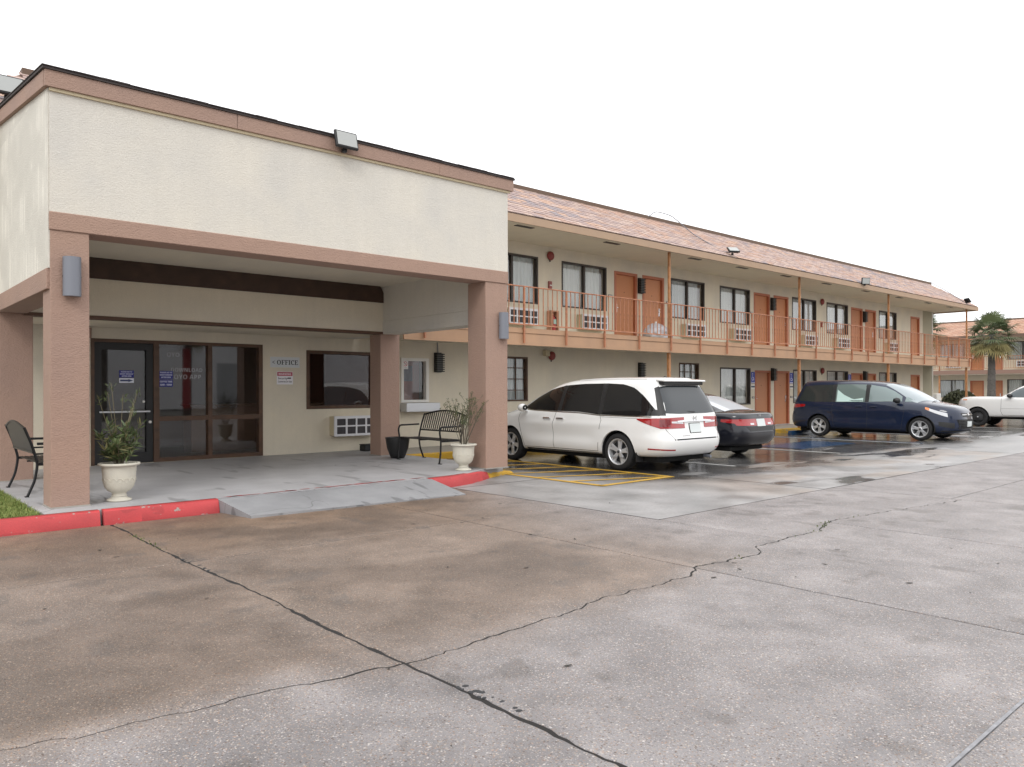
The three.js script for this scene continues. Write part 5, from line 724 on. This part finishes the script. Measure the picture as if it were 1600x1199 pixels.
  part('tailgate_seam', [endP(cast, -1, [[-.86, .995], [-.80, .78], [-.66, .60]], [[-.852, .995], [-.792, .78], [-.652, .60]], 14, 1, .002), endP(cast, -1, [[.852, .995], [.792, .78], [.652, .60]], [[.86, .995], [.80, .78], [.66, .60]], 14, 1, .002), endP(cast, -1, [[-.66, .612], [.66, .612]], [[-.66, .588], [.66, .588]], 14, 1, .002)], CM.seam, t);
  part('chrome_bar', endP(cast, -1, [[-.52, .935], [-.2, .955], [.2, .955], [.52, .935]], [[-.52, .905], [-.2, .915], [.2, .915], [.52, .905]], 14, 2, .022), M.chrome, t);
  part('license_plate', endP(cast, -1, [[-.16, .875], [.16, .875]], [[-.16, .715], [.16, .715]], 3, 3, .016), CM.plate, t); part('plate_frame', endP(cast, -1, [[-.17, .885], [.17, .885]], [[-.17, .705], [.17, .705]], 3, 3, .010), CM.trim, t);
  { const h = cast([-9, .975, 0], [1, 0, 0])[0] - .022, b = part('emblem', [B(h - .008, h, .93, 1.02, -.05, -.03, .004), B(h - .008, h, .93, 1.02, .03, .05, .004), B(h - .007, h - .001, .965, .985, -.03, .03)], M.chrome, t); }
  part('model_lettering', [0, 1, 2, 3, 4, 5, 6].map(k => { const h = cast([-9, .66, -.42 + k * .035], [1, 0, 0])[0]; return B(h - .004, h + .002, .648, .672, -.43 + k * .035, -.408 + k * .035); }), M.chrome, t);
  part('rear_wiper', [bar([-.985, 1.085, .05], [-.955, 1.10, -.36], .014, .02)], CM.trim, t); part('exhaust', rod([-.85, .24, .55], [-1.0, .235, .55], .03, .03, 12), M.grey, t); part('underbody', B(-.75, 3.6, .17, .28, -.72, .72, .04), CM.liner, t);
  part('antenna_fin', T(lathe([[.05, 0], [.035, .03], [.0, .055]], 12), -.35, 1.705, 0, 0, 0, 0, [1.8, 1, .5]), CM.trim, t);
  for (const s of [-1, 1]) part('mud_flap', B(-.43, -.41, .18, .40, s * .76, s * .95), CM.trim, t);
}
// --- dark sedan, mostly behind the minivan ---
{
  const t = thing('sedan', 'dark navy sedan parked between the white and blue minivans', 'sedan', undefined, [15.2, 0, -9.95], Math.PI / 2);
  const rows = [[.26, -.75, .22, 3.45, .74, 5, 5], [.30, -.92, .26, 3.58, .84, 6, 5], [.42, -1.03, .40, 3.70, .89, 6, 4.5], [.56, -1.07, .54, 3.72, .91, 6, 4.5], [.70, -1.04, .66, 3.66, .91, 6, 4.5], [.82, -1.01, .76, 3.45, .90, 6, 4], [.92, -.99, .86, 3.0, .885, 6, 4], [.985, -.93, .93, 2.5, .86, 5, 4], [1.02, -.62, .985, 2.28, .82, 4.5, 3.6], [1.10, -.38, 1.08, 2.05, .77, 4.5, 3.4], [1.24, .0, 1.22, 1.72, .69, 4.5, 3.4], [1.36, .38, 1.35, 1.36, .60, 4, 3.2], [1.415, .62, 1.415, 1.1, .45, 3.5, 3], [1.44, .78, 1.44, .98, .2, 3, 3], [1.445, .85, 1.445, .92, .03, 2.5, 2.5]];
  const g = loft(rows), cast = caster(g), R = .315, paint = phys(.007, .008, .014, .35, { specularIntensity: .3, clearcoat: 1, clearcoatRoughness: .03 });
  carBody(t, g, paint, [0, 2.74], R, .905);
  for (const s of [-1, 1]) {
    wheel(t, 0, R, s * .77, s); wheel(t, 2.74, R, s * .77, s);
    const win = sub('side_glass', t); part('pane', sideP(cast, s, [[1.75, 1.08], [1.5, 1.22], [1.15, 1.34], [.98, 1.355]], [[1.85, .99], [1.5, .985], [1.2, .98], [.98, .98]]), CM.tint, win); part('pane', sideP(cast, s, [[.92, 1.355], [.5, 1.32], [.2, 1.22], [-.1, 1.06]], [[.92, .98], [.5, .985], [.2, .99], [-.12, 1.0]]), CM.tint, win);
    const q = a => Math.PI - s * a; part('tail_light', wrapP(cast, -.4, s * .45, q(-.42), q(1.15), k => lerp(.865, .855, k), k => lerp(.715, k > .6 ? .80 : .73, k)), CM.red, t); part('reverse_lamp', wrapP(cast, -.4, s * .45, q(-.26), q(-.06), k => .775, k => .735, 5, 2, .012), CM.clear, t);
    handle(t, cast, 1.12, .84, s, paint); handle(t, cast, .25, .86, s, paint); mirrorM(t, 1.75, 1.0, s * .84, s, paint); part('door_seam', [seamP(cast, s, [[.95, .98], [.95, .3]]), seamP(cast, s, [[2.0, .95], [2.05, .3]])], CM.seam, t);
  }
  part('rear_window', topP(cast, [[-.52, -.60], [-.50, 0], [-.52, .60]], [[.28, -.54], [.34, 0], [.28, .54]], 16, 8, .005), carGlass(.5, .52, .55), t);
  part('windshield', topP(cast, [[1.5, -.55], [1.55, 0], [1.5, .55]], [[2.15, -.66], [2.28, 0], [2.15, .66]], 14, 8, .005), CM.tint, t);
  part('light_band', endP(cast, -1, [[-.3, .86], [.3, .86]], [[-.3, .73], [.3, .73]], 12, 3, .006), CM.red, t); part('license_plate', endP(cast, -1, [[-.16, .86], [.16, .86]], [[-.16, .70], [.16, .70]], 3, 3, .018), CM.plate, t); part('bumper_recess', endP(cast, -1, [[-.55, .70], [.55, .70]], [[-.45, .60], [.45, .60]], 12, 2, .004), CM.trim, t);
  { const h = cast([-9, .93, 0], [1, 0, 0])[0] - .012; part('emblem', [B(h - .006, h + .01, .905, .965, -.035, -.02), B(h - .006, h + .01, .905, .965, .02, .035), B(h - .005, h + .01, .93, .942, -.02, .02)], M.chrome, t); }
  part('trunk_seam', [endP(cast, -1, [[-.74, .955], [.74, .955]], [[-.74, .948], [.74, .948]], 14, 1, .002)], CM.seam, t); part('underbody', B(-.7, 3.3, .16, .26, -.66, .66, .04), CM.liner, t);
}
// --- dark blue minivan, backed in ---
{
  const t = thing('minivan', 'dark blue minivan backed into the bay in front of the orange doors', 'minivan', undefined, [24.62, 0, -11.85], -Math.PI / 2);
  const rows = [[.26, -.80, .20, 3.75, .80, 6, 4], [.30, -.98, .24, 3.92, .93, 7, 4], [.44, -1.05, .38, 4.02, .98, 7, 3.8], [.60, -1.06, .54, 4.04, .992, 7, 3.6], [.76, -1.03, .73, 4.01, .99, 7, 3.6], [.90, -1.0, .88, 3.95, .985, 7, 3.5], [1.0, -.985, .985, 3.78, .97, 7, 3.5], [1.07, -.97, 1.065, 3.46, .95, 7, 3.6], [1.15, -.94, 1.14, 3.14, .92, 7, 3.6], [1.32, -.86, 1.30, 2.84, .875, 7, 3.8], [1.50, -.77, 1.49, 2.48, .825, 7, 3.8], [1.62, -.72, 1.62, 2.18, .78, 7, 3.8], [1.70, -.68, 1.70, 1.90, .725, 6, 3.6], [1.755, -.62, 1.752, 1.5, .61, 5, 3.4], [1.78, -.4, 1.778, 1.1, .4, 5, 3], [1.79, 0, 1.79, .7, .05, 2.5, 2.5]];
  const g = loft(rows, 4, 64, true), cast = caster(g), R = .335, paint = phys(.008, .015, .040, .35, { specularIntensity: .3, clearcoat: 1, clearcoatRoughness: .04 }), sideSkyG = carGlass(.20, .25, .25);  // pale side glass colour stands in for bright sky mirrored in the panes
  carBody(t, g, paint, [0, 3.05], R, .99);
  for (const s of [-1, 1]) {
    wheel(t, 0, R, s * .84, s, { phase: .1 }); wheel(t, 3.05, R, s * .84, s, { phase: .75 });
    const win = sub('side_glass', t);
    part('pane', sideP(cast, s, [[2.50, 1.28], [2.27, 1.435], [2.0, 1.555], [1.58, 1.63]], [[2.52, 1.13], [2.1, 1.125], [1.8, 1.12], [1.58, 1.11]]), sideSkyG, win);
    part('pane', sideP(cast, s, [[1.46, 1.638], [1.0, 1.65], [.54, 1.648]], [[1.46, 1.105], [1.0, 1.10], [.54, 1.095]]), carGlass(.14, .18, .17), win);  // middle pane too: sky reflection painted into its lighter colour
    part('pane', sideP(cast, s, [[.42, 1.645], [-.1, 1.632], [-.52, 1.59]], [[.42, 1.095], [-.2, 1.10], [-.72, 1.13]]), carGlass(.03, .035, .035), win);
    part('quarter_pane', sideP(cast, s, [[2.93, 1.15], [2.60, 1.27]], [[2.93, 1.125], [2.60, 1.125]], 4, 3), sideSkyG, win);
    part('sunshade', sideP(cast, s, [[1.4, 1.23], [1.1, 1.18], [.8, 1.32], [.58, 1.48]], [[1.4, 1.12], [1.1, 1.115], [.8, 1.11], [.58, 1.11]], 10, 3, .0065), mat(.5, .66, .62, .7), win);
    part('pillar_trim', [sideP(cast, s, [[1.59, 1.63], [1.45, 1.638]], [[1.59, 1.11], [1.45, 1.105]], 3, 14, .004), sideP(cast, s, [[.55, 1.648], [.41, 1.645]], [[.55, 1.095], [.41, 1.095]], 3, 14, .004)], CM.trim, win);
    part('door_seam', [seamP(cast, s, [[2.58, 1.12], [2.62, .85], [2.52, .30]]), seamP(cast, s, [[1.52, 1.1], [1.55, .8], [1.52, .30]]), seamP(cast, s, [[1.52, .30], [2.52, .30]]), seamP(cast, s, [[.48, 1.09], [.44, .85], [.50, .30], [1.52, .30]]), seamP(cast, s, [[.45, .93], [-.9, .93]], .004)], CM.seam, t);
    handle(t, cast, 1.74, .96, s, paint); handle(t, cast, 1.30, .97, s, paint); mirrorM(t, 2.46, 1.16, s * .95, s, CM.trim);
    const q = a => s * a;   // angle 0 = straight ahead
    part('head_light', wrapP(cast, 3.0, s * .35, q(.50), q(1.22), k => lerp(.80, .97, k), k => lerp(.69, .90, k), 16, 5, .008), CM.clear, t); part('turn_signal', wrapP(cast, 3.0, s * .35, q(1.08), q(1.26), k => lerp(.945, .975, k), k => lerp(.875, .91, k), 6, 3, .012), CM.amber, t);
    part('fog_recess', wrapP(cast, 3.2, s * .4, q(.35), q(.95), k => lerp(.52, .56, k), k => lerp(.36, .44, k), 8, 3, .005), CM.trim, t);
    const qb = a => Math.PI - s * a; part('tail_light', wrapP(cast, -.25, s * .42, qb(.05), qb(1.2), k => 1.02, k => lerp(.84, .95, k)), CM.red, t);
    part('rocker_trim', sideP(cast, s, [[2.5, .285], [.5, .285]], [[2.5, .25], [.5, .25]], 10, 2, .004), CM.trim, t);
  }
  part('windshield', topP(cast, [[1.98, -.64], [2.15, 0], [1.98, .64]], [[2.92, -.80], [3.26, 0], [2.92, .80]], 24, 18, .006), carGlass(.30, .34, .36), t);
  part('rear_window', endP(cast, -1, [[-.68, 1.58], [.68, 1.58]], [[-.78, 1.12], [.78, 1.12]], 14, 6, .006), CM.tint, t);
  part('upper_grille', endP(cast, 1, [[-.42, .80], [0, .79], [.42, .80]], [[-.34, .70], [0, .68], [.34, .70]], 14, 3, .008), CM.trim, t); part('grille_bar', endP(cast, 1, [[-.40, .765], [.40, .765]], [[-.40, .745], [.40, .745]], 14, 1, .016), M.chrome, t);
  const lg = []; for (let k = 0; k < 6; k++) lg.push(endP(cast, 1, [[-.55, .60 - k * .045], [.55, .60 - k * .045]], [[-.55, .578 - k * .045], [.55, .578 - k * .045]], 14, 1, .010)); part('lower_grille', [endP(cast, 1, [[-.60, .62], [.60, .62]], [[-.52, .34], [.52, .34]], 14, 4, .004)], CM.liner, t); part('grille_slats', lg, CM.trim, t); part('air_dam', endP(cast, 1, [[-.8, .30], [.8, .30]], [[-.8, .27], [.8, .27]], 16, 1, .03), CM.trim, t);
  part('license_plate', endP(cast, 1, [[-.16, .56], [.16, .56]], [[-.16, .41], [.16, .41]], 3, 3, .022), CM.plate, t);
  { const h = cast([9, .765, 0], [-1, 0, 0])[0] + .02, e = new THREE.TorusGeometry(.05, .008, 8, 24); e.rotateY(Math.PI / 2); part('emblem', [T(uvm(e), h, .765, 0, 0, 0, 0, [1, .7, 1]), T(uvm(e), h, .765, 0, 0, 0, 0, [1, .7, .45])], M.chrome, t); }
  part('wiper', [bar([3.24, 1.10, .5], [3.12, 1.15, -.02], .016, .016), bar([3.28, 1.10, -.15], [3.02, 1.15, -.66], .016, .016)], CM.trim, t); part('hood_seam', [topP(cast, [[3.2, -.80], [3.6, -.72], [3.85, -.45]], [[3.2, -.79], [3.6, -.71], [3.84, -.44]], 14, 1, .002), topP(cast, [[3.2, .80], [3.6, .72], [3.85, .45]], [[3.2, .79], [3.6, .71], [3.84, .44]], 14, 1, .002)], CM.seam, t); part('underbody', B(-.75, 3.6, .16, .27, -.72, .72, .04), CM.liner, t);
}
// --- white pickup ---
{
  const t = thing('pickup_truck', 'white pickup truck with black steel wheels beyond the blue minivan', 'pickup', undefined, [35.4, 0, -7.0], Math.PI / 2), FA = 3.63;
  const rows = [[.42, -.9, .36, FA + .64, .80, 9, 8], [.46, -1.0, .40, FA + .76, .93, 9, 7], [.60, -1.02, .58, FA + .82, .975, 10, 6], [.80, -1.02, .80, FA + .82, .985, 10, 6], [.98, -1.02, .98, FA + .79, .98, 10, 6], [1.08, -1.02, 1.10, FA + .72, .965, 10, 5.5], [1.12, -1.0, 1.17, FA + .55, .93, 10, 5], [1.13, -.95, 1.19, FA + .1, .86, 10, 5], [1.13, -.8, 1.19, FA - .3, .6, 8, 5], [1.13, -.5, 1.19, FA - .8, .1, 6, 4]];
  const g = loft(rows), cast = caster(g), R = .37, paint = phys(.74, .74, .73, .35, { clearcoat: 1, clearcoatRoughness: .05 });
  carBody(t, g, paint, [0, FA], R, .975);
  const cabRows = [[1.05, .95, 1.05, 2.98, .955, 10, 6], [1.14, .95, 1.16, 2.92, .94, 10, 5], [1.3, .97, 1.32, 2.68, .90, 10, 4.5], [1.5, 1.0, 1.52, 2.34, .84, 10, 4.5], [1.68, 1.06, 1.69, 1.98, .775, 9, 4.5], [1.76, 1.12, 1.765, 1.86, .70, 7, 4], [1.80, 1.25, 1.80, 1.74, .45, 5, 4], [1.81, 1.4, 1.81, 1.6, .05, 3, 3]];
  const gc = loft(cabRows), cc = caster(gc); part('cab', uvm(gc), paint, t);
  for (const s of [-1, 1]) {
    wheel(t, 0, R, s * .83, s, { steel: true }); wheel(t, FA, R, s * .83, s, { steel: true });
    const win = sub('side_glass', t); part('pane', sideP(cc, s, [[2.42, 1.38], [2.2, 1.55], [1.98, 1.66], [1.25, 1.67]], [[2.62, 1.17], [2.2, 1.165], [1.9, 1.16], [1.25, 1.16]]), carGlass(.10, .12, .13), win);
    part('door_seam', [seamP(cast, s, [[2.78, 1.12], [2.80, .6], [2.74, .46]]), seamP(cast, s, [[1.18, 1.1], [1.18, .46]]), seamP(cast, s, [[1.18, .46], [2.74, .46]]), seamP(cast, s, [[2.8, .72], [-.9, .72]], .003)], CM.seam, t); part('cab_gap', B(.86, .92, .5, 1.12, s * .93, s * .95), CM.trim, t);
    { const h = cast([1.42, 1.0, s * 3], [0, 0, -s]); part('door_handle', B(1.32, 1.52, .965, 1.03, h[2], h[2] + s * .02, .01), CM.trim, t); } mirrorM(t, 2.48, 1.22, s * .93, s, CM.trim);
    part('head_light', wrapP(cast, FA + .3, s * .5, s * .15, s * 1.2, k => 1.03, k => .88, 10, 4, .008), CM.clear, t); part('turn_signal', wrapP(cast, FA + .3, s * .5, s * .9, s * 1.35, k => 1.075, k => 1.035, 6, 2, .010), CM.amber, t);
  }
  part('windshield', topP(cc, [[2.02, -.6], [2.1, 0], [2.02, .6]], [[2.68, -.76], [2.86, 0], [2.68, .76]], 12, 8, .005), carGlass(.2, .22, .23), t); part('grille', endP(cast, 1, [[-.5, 1.0], [.5, 1.0]], [[-.5, .78], [.5, .78]], 10, 4, .008), CM.trim, t); part('front_bumper', [B(FA + .68, FA + .88, .45, .66, -.93, .93, .05)], CM.trim, t); part('wiper', bar([2.86, 1.20, .4], [2.7, 1.28, -.2], .014, .014), CM.trim, t); part('underbody', B(-.8, FA + .6, .30, .44, -.68, .68, .04), CM.liner, t);
}
renderer.render(scene, camera);
